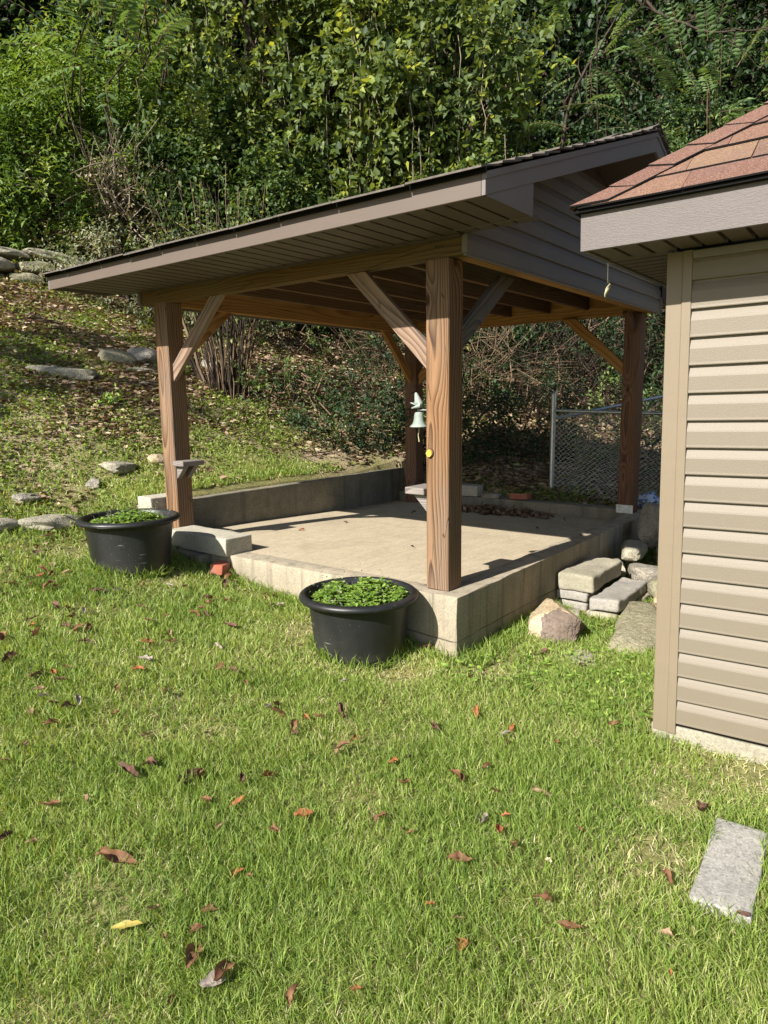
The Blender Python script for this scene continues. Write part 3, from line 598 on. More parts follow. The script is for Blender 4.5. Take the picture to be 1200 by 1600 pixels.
tube_obj('clapper_cord', [np.array([(0, by, -.07), (.002, by, -.10), (-.003, by+.003, -.13), (.002, by, -.165)])], [[.0025, .003, .002, .0035]], W_SHELF if False else D_CREAM, bell, 5)
fr = bmesh.new()   # frog sitting upright, nose up, forelegs forward (+Y)
me = bpy.data.meshes.new('frog'); sk = [((0, 0, .012), .016), ((0, -.008, .032), .021), ((0, .004, .055), .018), ((0, .016, .075), .012), ((0, .022, .090), .006),
    ((.014, .012, .022), .006), ((.018, .030, .034), .0045), ((.018, .046, .036), .003), ((-.014, .012, .022), .006), ((-.018, .030, .030), .0045), ((-.018, .044, .034), .003),
    ((.020, -.012, .018), .012), ((.024, .014, .008), .006), ((.022, .034, .004), .004), ((-.020, -.012, .018), .012), ((-.024, .014, .008), .006), ((-.022, .034, .004), .004)]
me.from_pydata([p for p, r in sk], [(0, 1), (1, 2), (2, 3), (3, 4), (2, 5), (5, 6), (6, 7), (2, 8), (8, 9), (9, 10), (0, 11), (11, 12), (12, 13), (0, 14), (14, 15), (15, 16)], []); fr.free()
fo = link('frog', me, M_VERD, bell, (0, by, .014)); md = fo.modifiers.new('skin', 'SKIN'); me.skin_vertices[0].data[0].use_root = True
for i, (p, r) in enumerate(sk): me.skin_vertices[0].data[i].radius = (r, r)
fo.modifiers.new('sub', 'SUBSURF').levels = 1; fo.modifiers['sub'].render_levels = 2

# ------------------------------------------------------------------ tarp stored on the joists
def cloth(name, cx, cy, cz, lx, ly, mat, seed, amp=.03):
    n = 22; u = np.linspace(-.5, .5, n); X, Y = np.meshgrid(u, u, indexing='ij'); Z = amp*(np.sin(X*14+seed+3*np.sin(Y*5))+np.cos(Y*17+X*6+seed))*.6
    V = np.stack([cx+X*lx+.1*Z, cy+Y*ly, cz+Z], -1).reshape(-1, 3); i = np.arange(n*n).reshape(n, n)
    me = np_mesh(name, V, np.stack([i[:-1, :-1], i[1:, :-1], i[1:, 1:], i[:-1, 1:]], -1).ravel(), np.full((n-1)**2, 4), smooth=True)
    o = link(name, me, mat); s_ = o.modifiers.new('thick', 'SOLIDIFY'); s_.thickness = .004; return o
TT = NT('teal_tarp', .45); M_TEAL = TT.col((.04, .26, .24))
tag(cloth('folded_tarp', 1.35, .48, 1.985, .8, .55, M_TEAL, 1.3), 'teal plastic tarp stored flat on the pavilion ceiling joists', 'tarp')

# ------------------------------------------------------------------ shed
SB = Vector((-.2038, -1.0778, -.3245)); SR = (-.0159, -.0152, .0298)
# shed frame: local x = into its depth, local y = towards the left corner (wall runs to -y), z up
shed = empty('garden_shed', SB, SR, label='tan vinyl sided shed with red hip roof at right edge', cat='shed')
TW, ZB, HT, OV, OY, ZF, ZT, PIT = .085, .0434, 1.879, .2587, .2414, 1.880, 2.0089, .688
SW, SDp = 3.0, 2.4     # width and depth of the shed
wall = empty('front_wall'); wall.parent = shed
sb_me = siding_me('siding_board', 0, SW-2*TW); sb_me.materials.append(P_SIDING)
NB = 17
for k in range(NB+1):
    m_ = sb_me
    o = bpy.data.objects.new('siding_board', m_); C.objects.link(o); o.parent = wall
    o.matrix_local = Matrix(((0, 1, 0, .010), (-1, 0, 0, -TW), (0, 0, 1, ZB+k*.1016), (0, 0, 0, 1)))
sideb = siding_me('siding_board', 0, SDp-2*TW); sideb.materials.append(P_SIDING)
swl = empty('side_wall'); swl.parent = shed
for k in range(NB+1):
    o = bpy.data.objects.new('siding_board', sideb); C.objects.link(o); o.parent = swl
    o.matrix_local = Matrix(((-1, 0, 0, SDp-TW), (0, -1, 0, -.012), (0, 0, 1, ZB+k*.1016), (0, 0, 0, 1)))
core = box('wall_core', .012, SDp-.012, -SW+.012, -.014, .06, HT, P_SOFFIT, shed, 0)
# corner trim: an L with a raised inner bead
def ltrim(parent, x0, y0, sx, sy):
    pts = [(0, 0), (TW, 0), (TW, .012), (TW*.62, .012), (TW*.6, .009), (.004, .009), (.004, .0)]
    bm = bmesh.new(); ring = [(-.006, .004), (-.006, -TW*.60), (-.0115, -TW*.62), (-.0115, -TW), (.008, -TW), (.008, -.010), (TW, -.010), (TW, .008), (TW*.62, .008), (TW*.6, .004)]
    z0, z1 = .0, HT-.003
    a = [bm.verts.new((x0+p[0]*sx, y0+p[1]*sy, z0)) for p in ring]; b = [bm.verts.new((x0+p[0]*sx, y0+p[1]*sy, z1)) for p in ring]; n = len(ring)
    bm.faces.new(a); bm.faces.new(b)
    for i in range(n): bm.faces.new((a[i], b[i], b[(i+1) % n], a[(i+1) % n]))
    bmesh.ops.recalc_face_normals(bm, faces=bm.faces[:])
    bmesh.ops.bevel(bm, geom=[e for e in bm.edges if abs(e.verts[0].co.z-e.verts[1].co.z) > 1], offset=.0015, segments=1, affect='EDGES')
    link('corner_trim', bm_mesh(bm, 'corner_trim'), P_TRIM, parent)
ltrim(shed, 0, 0, 1, 1); ltrim(shed, 0, -SW, 1, -1); ltrim(shed, SDp, 0, -1, 1)
box('frieze_channel', -.016, .004, -SW+TW, -TW-.001, HT-.034, HT-.006, P_GABLE, shed, .002)
fnd = cast('shed_foundation', -.004, SDp, -SW, .01, -.30, .026, K_STEP, 9); fnd.parent = shed; fnd.name = 'foundation'
box('sill_plate', .005, .04, -SW+.02, -.02, .030, .058, P_BLACK, shed, 0)
# eaves
sf = empty('shed_roof'); sf.parent = shed; sf.name = 'hip_roof'
prism('eave_fascia', [(-OV, ZF), (-OV, ZT), (-OV+.018, ZT), (-OV+.018, ZF)], 'y', -SW-OY, OY, P_SHEDFASCIA, sf, .0015)
prism('eave_fascia', [(OY, ZF), (OY, ZT), (OY-.018, ZT), (OY-.018, ZF)], 'x', -OV+.019, SDp+OV, P_SHEDFASCIA, sf, .0015)
prism('eave_fascia', [(SDp+OV, ZF), (SDp+OV, ZT), (SDp+OV-.018, ZT), (SDp+OV-.018, ZF)], 'y', -SW-OY, OY, P_SHEDFASCIA, sf, .0015)
s1_ = slat_me(OV-.022, .085); s1_.materials.append(P_SOFFIT)
y = OY-.10
while y > -SW-OY:
    o = bpy.data.objects.new('soffit_slat', s1_); C.objects.link(o); o.parent = sf; o.location = (-OV+.019, y, ZF+.004); y -= .085
s2_ = slat_me(OY-.022, .085); s2_.materials.append(P_SOFFIT); xx = 0.0
while xx < SDp:
    o = bpy.data.objects.new('soffit_slat', s2_); C.objects.link(o); o.parent = sf; o.matrix_local = Matrix(((0, 1, 0, xx), (1, 0, 0, .003), (0, 0, 1, ZF+.005), (0, 0, 0, 1))); xx += .085
# hip roof planes and shingles.  a = distance inward from the eave edge, b = along the eave
e_ = .024; EXs = -OV-e_; EYs = OY+e_; ZE = ZT+.004
RL = (SDp+2*OV)/2+e_      # run to the ridge
def hp(a, b, plane, lift=0):
    """front plane: a inward along +x, b along -y from the corner.  side plane: a inward along -y, b along +x"""
    return (EXs+a, EYs-b, ZE+a*PIT+lift) if plane == 0 else (EXs+b, EYs-a, ZE+a*PIT+lift)
sheet('roof_deck', [hp(.01, .01, 0), hp(.01, SW+2*OY, 0), hp(RL, SW+2*OY-RL, 0), hp(RL, RL, 0)], .012, P_BLACK, sf)
sheet('roof_deck', [hp(.01, .012, 1), hp(RL, RL, 1), hp(.01, 2*RL, 1)], .012, P_BLACK, sf)
rr = random.Random(12); ROW = .128
def shingle_poly(P, th, var, parent=sf):
    o = sheet('shingle', P, th, M_SHINGLE, parent); o.data.materials.append(P_BLACK)
    for p_ in o.data.polygons: p_.material_index = 1 if abs(p_.normal.z) < .5 else 0
    a = o.data.attributes.new('var', 'FLOAT', 'POINT'); a.data.foreach_set('value', [var]*len(o.data.vertices)); return o
for plane in (0, 1):
    for r in range(13):
        a0 = r*ROW-.0; a1 = a0+ROW+.03
        if a0 > RL-.1: break
        bmax = (SW+2*OY+2*e_-a0) if plane == 0 else 2*RL-a0
        b = a0*0+rr.uniform(-.25, 0)+a0
        while b < min(bmax, 3.2 if plane == 0 else 1.2 if r < 99 else 0):
            W_ = rr.choice((.16, .22, .30, .34, .20)); b0 = max(b, a0+.02); b1 = b+W_; b += W_
            if b1 <= b0+.02: continue
            lift = .012+rr.uniform(0, .005); v = min(1, max(0, rr.gauss(.5, .27)))
            bt = max(b0, a1+.0); 
            if bt >= b1: P = [hp(a0, b0, plane, lift), hp(a0, b1, plane, lift), hp(b1-.0, b1, plane, .006)] if b1 < a1 else None
            else: P = [hp(a0, b0, plane, lift), hp(a0, b1-.004, plane, lift+rr.uniform(-.002, .002)), hp(a1, b1-.002, plane, .004), hp(a1, bt, plane, .004)]
            if P and bt > b0 and bt < b1: P = [hp(a0, b0, plane, lift), hp(a0, b1-.002, plane, lift), hp(a1, b1-.002, plane, .004), hp(a1, bt, plane, .004), ]
            if P is None: continue
            if plane == 1: P = P[::-1]
            shingle_poly(P, .006, v)
# hip caps: bent tabs lapping up the hip
for k in range(16):
    s0 = -.006+k*.105; s1 = s0+.16; wd = .085; t0 = .026+rr.uniform(0, .007); t1 = .012; v = rr.choice((.05, .1, .25, .3, .55))
    for plane in (0, 1):
        t0 *= .75; P = [hp(s0, s0, plane, t0+.003), hp(s0-.0, s0+wd*1.42, plane, t0), hp(s1, s1+wd*1.42, plane, t1), hp(s1, s1, plane, t1+.003)]
        P[1] = hp(max(s0-.03, .0)+.0, max(s0-.03, 0)+wd*1.5, plane, t0)
        if plane == 1: P = P[::-1]
        o = shingle_poly(P, .006, v); o.name = 'hip_cap'
prism('drip_edge', [(EXs+.012, ZT-.002), (EXs+.004, ZE-.004), (EXs+.06, ZE+.02), (-OV+.02, ZT-.002)], 'y', -SW-OY, EYs-.01, P_BLACK, sf)  # coloured black to paint the shadow between shingles and fascia
prism('drip_edge', [(EYs-.012, ZT-.002), (EYs-.004, ZE-.004), (EYs-.06, ZE+.02), (OY-.02, ZT-.002)], 'x', EXs+.014, SDp+OV, P_BLACK, sf)  # same painted shadow band along the side eave

# ------------------------------------------------------------------ planters
def planter(loc, label, seed, fill):
    t = empty('planter_tub', loc, (0, 0, seed), label=label, cat='planter', group='black plastic planter tubs in front of the pavilion')
    Rr, Rb, Hh = .300, .232, .365
    prof = [(.001, .0), (Rb-.012, .0), (Rb, .012), (Rb+.006, .05), (.268, .300), (.270, .318), (.280, .326), (.300, .330), (.313, .328), (.319, .336), (.3185, .347), (.308, .3555), (.296, .3600), (.284, .3585), (.276, .350), (.262, .300), (.256, .250)]
    t.scale = (1, 1, 1.075 if seed < 2 else 1.03)
    lathe('tub', prof, M_POT, t, 72)
    n = 30; rr_ = np.linspace(0, .262, n); th = np.arange(40)*2*np.pi/40; Rm, T = np.meshgrid(rr_, th, indexing='ij')
    Z = .295+.012*np.sin(Rm*50+T*3)+.008*np.sin(T*7+Rm*31)+.012*(1-Rm/.262); V = np.stack([Rm*np.cos(T), Rm*np.sin(T), Z], -1).reshape(-1, 3); i = np.arange(n*40).reshape(n, 40); i2 = np.roll(i, -1, 1)
    link('potting_soil', np_mesh('potting_soil', V, np.stack([i[:-1], i2[:-1], i2[1:], i[1:]], -1).ravel(), np.full((n-1)*40, 4), smooth=True), B_DARK, t)
    m = fill; r = .255*np.sqrt(RNG.random(m)); a = RNG.uniform(0, 2*np.pi, m)
    hgt = .05*(1-(r/.27)**3)+.03*pnoise(r*np.cos(a)*9, r*np.sin(a)*9, 1, seed)+RNG.normal(size=m)*.010
    P = np.stack([r*np.cos(a), r*np.sin(a), .312-.018*(seed > 2)+hgt], 1)
    arr = []
    for q in range(3):     # three rounded leaflets on each stalk
        ang = RNG.uniform(0, 2*np.pi, m) if q == 0 else ang+2.09
        D = np.stack([np.cos(ang), np.sin(ang), np.full(m, .12)], 1)+RNG.normal(size=(m, 3))*.2
        arr.append(leaf_arrays(P, D, unit(np.array([0, 0, 1.])+RNG.normal(size=(m, 3))*.28), RNG.uniform(.013, .024, m), RNG.uniform(.012, .02, m), 'heart', .1))
    leaf_obj('clover', join_arrays(arr), L_CLOVER, t, 'stuff')
    k = 60; a = RNG.uniform(0, 2*np.pi, k); r = RNG.uniform(.1, .255, k); B = np.stack([r*np.cos(a), r*np.sin(a), np.full(k, .32)], 1)
    leaf_obj('weed', shoots(B, unit(np.array([0, 0, 1.])+RNG.normal(size=(k, 3))*.5), RNG.uniform(.05, .11, k), 7, .014, .008), L_DUSTY, t, 'stuff')
    return t
planter((-.247, .462, -.362), 'black tub planter full of clover in front of the near corner post', 1.3, 1500)
planter((-.522, 2.147, -.055), 'black tub planter of weeds beside the far left post', 2.6, 1300)

# ------------------------------------------------------------------ rocks, blocks, steps
def rock(name, loc, size, rot=(0, 0, 0), mat=S_GREY, seed=0, boxy=.55, amp=.16, cuts=5, sub=3, parent=None, **k):
    bm = bmesh.new(); bmesh.ops.create_icosphere(bm, subdivisions=sub, radius=1); q = random.Random(seed)
    for v in bm.verts:
        p = v.co.normalized(); m = max(abs(p.x), abs(p.y), abs(p.z)); p = p*(1-boxy)+p/m*boxy*.9; v.co = p
    for c in range(cuts):
        d = Vector((q.gauss(0, 1), q.gauss(0, 1), q.gauss(0, .8))).normalized(); lim = q.uniform(.62, .85)
        for v in bm.verts:
            t = v.co.dot(d)
            if t > lim: v.co -= d*(t-lim)*.9
    off = Vector((seed*7.3, seed*1.7, 0))
    for v in bm.verts:
        v.co += v.co.normalized()*(mnoise.noise(v.co*1.3+off)*amp+mnoise.noise(v.co*4+off)*amp*.35+mnoise.noise(v.co*9+off)*amp*.12)
        v.co = Vector((v.co.x*size[0]/2, v.co.y*size[1]/2, v.co.z*size[2]/2))
    me = bm_mesh(bm, name); o = link(name, me, mat, parent, loc, rot)
    me.polygons.foreach_set('use_smooth', [True]*len(me.polygons)); 
    try: me.set_sharp_from_angle(angle=math.radians(28))
    except Exception: pass
    return tag(o, **k)
def gl(x, y, dz=0): return (x, y, float(gz(x, y))+dz)
# the two stacked steps
g_ = 'stone steps up to the pad'
o = cast('step_block', 1.262, 1.83, -.255, -.012, -.235, -.121, K_STEP, 21, .014, .025, .018); tag(o, 'pale stone block forming the upper step against the pad wall', 'step', g_)
o = cast('step_stone', 1.268, 1.50, -.225, -.012, -.30, -.240, K_STEPGREY, 22, .010, .03, .014); tag(o, 'thin grey stone directly beneath the upper step block', 'stone', g_)
o = cast('step_stone', 1.28, 1.62, -.215, -.012, -.46, -.305, K_STEPGREY, 23, .010, .03, .014); tag(o, 'grey base stone under the thin stone below the upper step', 'stone', g_)
o = cast('step_slab', 1.165, 1.84, -.45, -.262, -.318, -.240, K_STEPGREY, 24, .016, .025, .016); o.rotation_euler = (0, .01, .03); tag(o, 'rough grey slab forming the lower step', 'step', g_)
o = cast('step_block', 1.15, 1.385, -.445, -.255, -.47, -.321, K_STEP, 25, .010, .04, .02); tag(o, 'square pale block under the near end of the lower step', 'stone', g_)
o = cast('step_block', 1.395, 1.84, -.46, -.265, -.47, -.322, K_STEP, 26, .014, .04, .02); tag(o, 'brownish block under the far end of the lower step', 'stone', g_)
rock('pale_chip_stone', (1.12, -.17, -.36), (.22, .16, .10), (0, 0, .6), K_STEP, 31, label='small broken white stone at the foot of the steps', cat='stone')
b = rock('sandstone_boulder', (.79, -.225, -.315), (.54, .33, .28), (.30, .16, .30), S_TAN, 40, .6, .10, 7, 4, label='large tan sandstone boulder with a brown face beside the steps', cat='boulder')
b.data.materials.append(S_BROWN)
for p in b.data.polygons:
    c_ = p.center
    if -c_.y*1.0-c_.x*.45+.025*math.sin(c_.z*40) > .02 and c_.z > -.09 and p.normal.z < .80: p.material_index = 1
rock('flat_boulder', (1.08, -.66, -.37), (.90, .44, .17), (.10, -.05, .12), S_GREEN, 47, .62, .12, 7, 4, label='broad mossy grey flat boulder between the steps and the shed', cat='boulder')
rock('small_flat_stone', gl(.45, -.50, .0), (.25, .16, .06), (0, 0, .5), S_LEDGE, 43, label='small flat stone sunk in the grass before the boulders', cat='stone')
RK = 'rubble stones piled beside the far end of the pad wall'
for i, (x, y, z, s, r, m, lab) in enumerate((
    (2.10, -.33, -.26, (.42, .26, .14), .3, S_GREY, 'long brown grey stone lying behind the steps'),
    (1.80, -.62, -.28, (.34, .30, .16), .9, S_GREEN, 'mossy stone touching the far end of the lower step'),
    (2.34, -.16, -.14, (.40, .22, .13), .1, S_LEDGE, 'oblong stone on top of the rubble against the pad wall'),
    (2.05, -.10, -.26, (.30, .20, .16), .5, K_STEP, 'pale squared stone behind the upper step'),
    (1.55, -.66, -.30, (.22, .20, .13), .2, S_TAN, 'small yellow stone beside the lower step'),
    (2.75, -.20, -.02, (.34, .26, .40), .2, S_GREY, 'upright rough stone leaning on the far end of the pad wall'),
    (2.55, -.42, -.22, (.40, .30, .16), 1.2, S_LEDGE, 'rounded stone low in the rubble pile'),
    (2.9, -.5, -.14, (.5, .36, .22), .6, S_GREY, 'grey stone at the back of the rubble pile'),
    (3.3, -.22, -.06, (.34, .3, .3), .1, S_GREEN, 'stone tucked below the far corner of the pad'),
    (1.42, -.80, -.34, (.30, .18, .12), .7, S_GREY, 'dark stone half hidden under the flat boulder'))):
    rock('rubble_stone', (x, y, z), s, (.1*math.sin(i*3), .1*math.cos(i*5), r), m, 60+i, .55, .13, 5, 3, label=lab, cat='stone', group=RK)
tag(cast('paver', -.225, .225, -.078, .078, -.03, .012, K_PAVER, 29, .004, .03, .008), 'speckled grey rectangular paver set in the lawn', 'paver')
po_ = bpy.data.objects['paver']; po_.location = (-.895, -1.508, -.366); po_.rotation_euler = (0, 0, .055)
# grey blocks at the left post, brick
tag(cast('concrete_block', -.035, .20, 1.80, 2.452, -.008, .112, K_BLOCK, 33, .006, .05, .008), 'long pale concrete block lying along the pad edge by the left post', 'concrete block')
tag(cast('concrete_block', -.045, .22, 2.61, 2.78, .115, .335, K_BLOCK, 34, .005, .05, .008), 'upright pale concrete block behind the left post', 'concrete block')
tag(cast('concrete_block', -.10, .05, 2.0, 2.6, -.22, -.012, S_GREY if False else K_OLD, 35, .008, .05, .01), 'dark concrete footing block below the long pale block', 'concrete block')
def brick(x, y, z, rz_, label, s=(.20, .095, .06), seed=0):
    o = cast('brick', -s[0]/2, s[0]/2, -s[1]/2, s[1]/2, -s[2]/2, s[2]/2, M_BRICK, seed, .003, .04, .006); o.location = (x, y, z); o.rotation_euler = (.1, .05, rz_); return tag(o, label, 'brick')
brick(-.075, 1.815, -.075, .5, 'broken red brick on the grass below the long pale block', (.15, .09, .065), 3)
brick(3.33, 1.285, .045, 1.5, 'red brick lying on the rear curb of the pad', seed=4)
tag(cast('curb_block', 3.26, 3.40, 1.75, 2.32, .016, .125, K_BLOCK, 36, .006, .05, .008), 'mossy pale block on the rear curb behind the near post', 'concrete block')
rock('curb_stone', (3.35, 1.62, .03), (.2, .22, .06), (0, 0, .1), S_LEDGE, 71, label='flat stone between the brick and the block on the rear curb', cat='stone')
for i, (x, y, s, r, m, lab) in enumerate((
    (-.62, 2.90, (.52, .26, .10), .15, S_LEDGE, 'long flat grey stone edging the lawn left of the planter'),
    (-1.00, 2.98, (.36, .24, .10), .3, S_LEDGE, 'flat grey stone at the left picture edge of the lawn edging'),
    (.22, 3.40, (.42, .22, .10), .4, S_LEDGE, 'thin ledge stone on the bank above the left planter'),
    (-.10, 3.28, (.20, .12, .10), .9, S_GREY, 'small grey stone below the thin ledge stone'),
    (.62, 3.44, (.20, .16, .12), .3, S_TAN, 'small tan stone beside the left post on the bank'),
    (.80, 5.34, (.74, .30, .14), -.55, S_LEDGE, 'long curved pale stone halfway up the bank'),
    (1.70, 5.72, (.48, .30, .22), -.1, S_GREEN, 'dark mossy rock on the bank right of the long stone'),
    (2.08, 5.74, (.40, .34, .26), .2, S_GREY, 'blocky grey rock beside the dark mossy rock'),
    (1.86, 5.44, (.40, .22, .08), .0, S_LEDGE, 'thin slab below the dark mossy rock'),
    (-.25, 4.66, (.34, .24, .16), .3, S_LEDGE, 'grey stone at the left edge of the bank'),
    (2.95, 5.55, (.30, .26, .18), .3, S_GREY, 'rock in front of the many stemmed bush'),
    (-.62, 3.30, (.22, .16, .08), .2, S_GREY, 'small half buried stone above the lawn edging'))):
    rock('bank_stone', gl(x, y, s[2]*.18), s, (.12, .08, r), m, 80+i, .5, .14, 5, 3, label=lab, cat='stone', group='stones set in the grassy bank')
# dry stacked wall at the top left of the bank
wl = empty('dry_stone_wall', gl(1.75, 8.75), label='low dry stacked stone wall at the top of the bank', cat='stone wall')
q = random.Random(9)
for row, n_ in ((0, 8), (1, 7), (2, 5)):
    for k in range(n_):
        u = (k-3.2)*.52+q.uniform(-.06, .06)+row*.1; big = row == 2
        rock('stone', (u*.93 if not big else u*1.2, -u*.30, -.02+row*.175), ((.55 if not big else .95)*q.uniform(.8, 1.1), .46, .19 if not big else .13), (q.uniform(-.06, .06), q.uniform(-.08, .08)+(.08 if big else 0), -.3+q.uniform(-.15, .15)), (S_LEDGE, S_GREY, S_LEDGE, S_GREEN)[q.randrange(4)], 120+row*10+k, .62, .12, 5, 3, wl)

# ------------------------------------------------------------------ chain link fences
def fence(name, P, h, label, post_at=(), tilt=0, seed=0):
    """P: list of xy points; one fabric of zigzag wires, rail on top, posts"""
    t = empty(name, gl(*P[0]), label=label, cat='fence'); t.location.z = 0; org = Vector((P[0][0], P[0][1], 0)); tops = []
    a = np.array(P[0]); b = np.array(P[-1]); L = np.linalg.norm(b-a); d = (b-a)/L
    def pos(s, z): return np.array([d[0]*s, d[1]*s, z])
    def base(s): p = a+d*s; return float(gz(*p))
    def top(s): return h[0]+(h[1]-h[0])*s/L
    ns = int(L/.5)+2; S = np.linspace(.03, L, ns)
    tube_obj('top_rail', [np.array([pos(s, top(s)) for s in S])], [np.full(ns, .0165)], M_GALV, t, 10)
    for k, (s, ph) in enumerate(post_at):
        z0 = base(s)-.1; zt_ = top(s)+ph; pp = empty('fence_post', tuple(pos(s, z0))); pp.parent = t
        H = zt_-z0; tube_obj('pipe', [np.array([(0, 0, 0), (0, 0, H)])], [[.028, .028]], M_GALV, pp, 14)
        lathe('cap', [(.030, H-.02), (.0305, H), (.027, H+.016), (.016, H+.027), (.001, H+.031)], M_GALV, pp, 16)
        for zb_ in (.35, .62, .90):
            tube_obj('clamp_band', [np.array([(0, 0, H*zb_), (0, 0, H*zb_+.022)])], [[.0325, .0325]], M_GALV, pp, 14)
    cell = .052; paths = []; n = int(L/cell)
    for i in range(n):
        s0 = i*cell+.03; z0 = base(s0)+.02; m = max(3, int((top(s0)-z0)/(cell*.5)))
        sg = np.arange(m+1); off = np.where(sg % 2 == 0, 0, 1)*cell*1.04
        paths.append(np.array([pos(s0+off[j], z0+(top(s0)-z0)*j/m)+np.array([-d[1], d[0], 0])*(.003 if j % 2 else -.003) for j in sg]))
    V, l, s = tubes(paths, [np.full(len(p), .0034) for p in paths], 3); o = link('wire_mesh', np_mesh('wire_mesh', V, l, s), M_WIRE, t); o['kind'] = 'stuff'
    t.location = (P[0][0], P[0][1], 0); return t
fence('chain_link_fence', [(3.87, 1.195), (4.02, -2.2)], (.895, .80), 'silver chain link fence panel behind the rear corner of the pad', ((0, .17), (3.3, .05)))
fence('chain_link_fence', [(3.90, 1.24), (5.6, -.9)], (.80, 1.32), 'chain link fence run climbing away behind the nearer panel', ((2.4, .05),))

# ------------------------------------------------------------------ crumpled bag
def bag():
    bm = bmesh.new(); bmesh.ops.create_icosphere(bm, subdivisions=4, radius=1)
    for v in bm.verts:
        n = mnoise.noise(v.co*2.2+Vector((4, 1, 2)))*.4+abs(mnoise.noise(v.co*5))*.35; v.co *= (.85+n); v.co.x *= .10; v.co.y *= .12; v.co.z *= .085
    o = link('crumpled_bag', bm_mesh(bm, 'crumpled_bag'), None, None, (3.62, .10, .045), smooth=True)
    B = NT('blue_white_plastic', .4); bo = B.obj(); o.data.materials.append(B.col(B.mix(B.rng(B.noise(bo, 14, 3, .5, 1.5), .46, .52), (.55, .62, .72), (.10, .17, .36)))); return o
tag(bag(), 'crumpled blue and white plastic bag behind the far right post', 'bag')
# leaf pile on the slab
n = 420; a = RNG.normal(size=n)*.28; b_ = RNG.normal(size=n)*.075
P = np.stack([3.02+b_+.1*np.abs(RNG.normal(size=n))*0, 1.48+a, -.085+.05*np.exp(-(b_/.08)**2)*np.exp(-(a/.3)**2)*RNG.random(n)+.008], 1)
D = unit(RNG.normal(size=(n, 3))*[1, 1, .35]); o = leaf_obj('leaf_pile', leaf_arrays(P, D, unit(RNG.normal(size=(n, 3))*.5+[0, 0, 1]), RNG.uniform(.04, .09, n), RNG.uniform(.02, .045, n), 'heart', .35, droop=.3, var=RNG.random(n)*.5), L_LITTER)
tag(o, 'heap of brown dead leaves drifted against the rear curb', 'leaf pile', kind='stuff')

# ------------------------------------------------------------------ individual fallen leaves
def fallen_me(name, L, W, curl, seed, lobed=False):
    q = random.Random(seed); nx, ny = 12, 9; V = []
    for i in range(nx):
        t = i/(nx-1); w_ = W*(math.sin(math.pi*min(1, t*.93+.04))**.8)*(1+(.35*abs(math.sin(t*9+seed)) if lobed else .06*math.sin(t*13+seed)))
        for j in range(ny):
            s = (j/(ny-1)-.5); e = (1+q.uniform(-.28, .22)*(curl > .6)) if j in (0, ny-1) else 1; s *= e
            x = (t-.5)*L+L*.25*abs(s)*(curl > .6)*math.sin(t*5+seed*1.3); th = s*curl*2.6
            yy = math.sin(th)*w_/(curl*2.6); z = (1-math.cos(th))*w_/(curl*2.6)*1.1
            nv = mnoise.noise_vector(Vector((x/L*3.2+seed*3, yy/L*3.2, z/L*3))) ; k_ = min(1, curl)
            z += .12*L*math.sin(t*3.1+seed)*k_+nv.z*L*.16*k_+nv.x*L*.03; yy += .16*L*math.sin(t*2.6+seed*.7)*k_+nv.y*L*.10*k_; x += nv.x*L*.08*k_
            V.append((x, yy, z))
    idx = np.arange(nx*ny).reshape(nx, ny); Fc = np.stack([idx[:-1, :-1], idx[1:, :-1], idx[1:, 1:], idx[:-1, 1:]], -1).reshape(-1, 4)
    V.append((-L*.5-L*.22, .01*L, .03*L)); V.append((-L*.5, .012*L, .0)); V.append((-L*.5, -.012*L, .0)); k = nx*ny   # stalk
    return np_mesh(name, V, np.concatenate([Fc.ravel(), [k, k+2, k+1]]), np.concatenate([np.full(len(Fc), 4), [3]]), smooth=True)
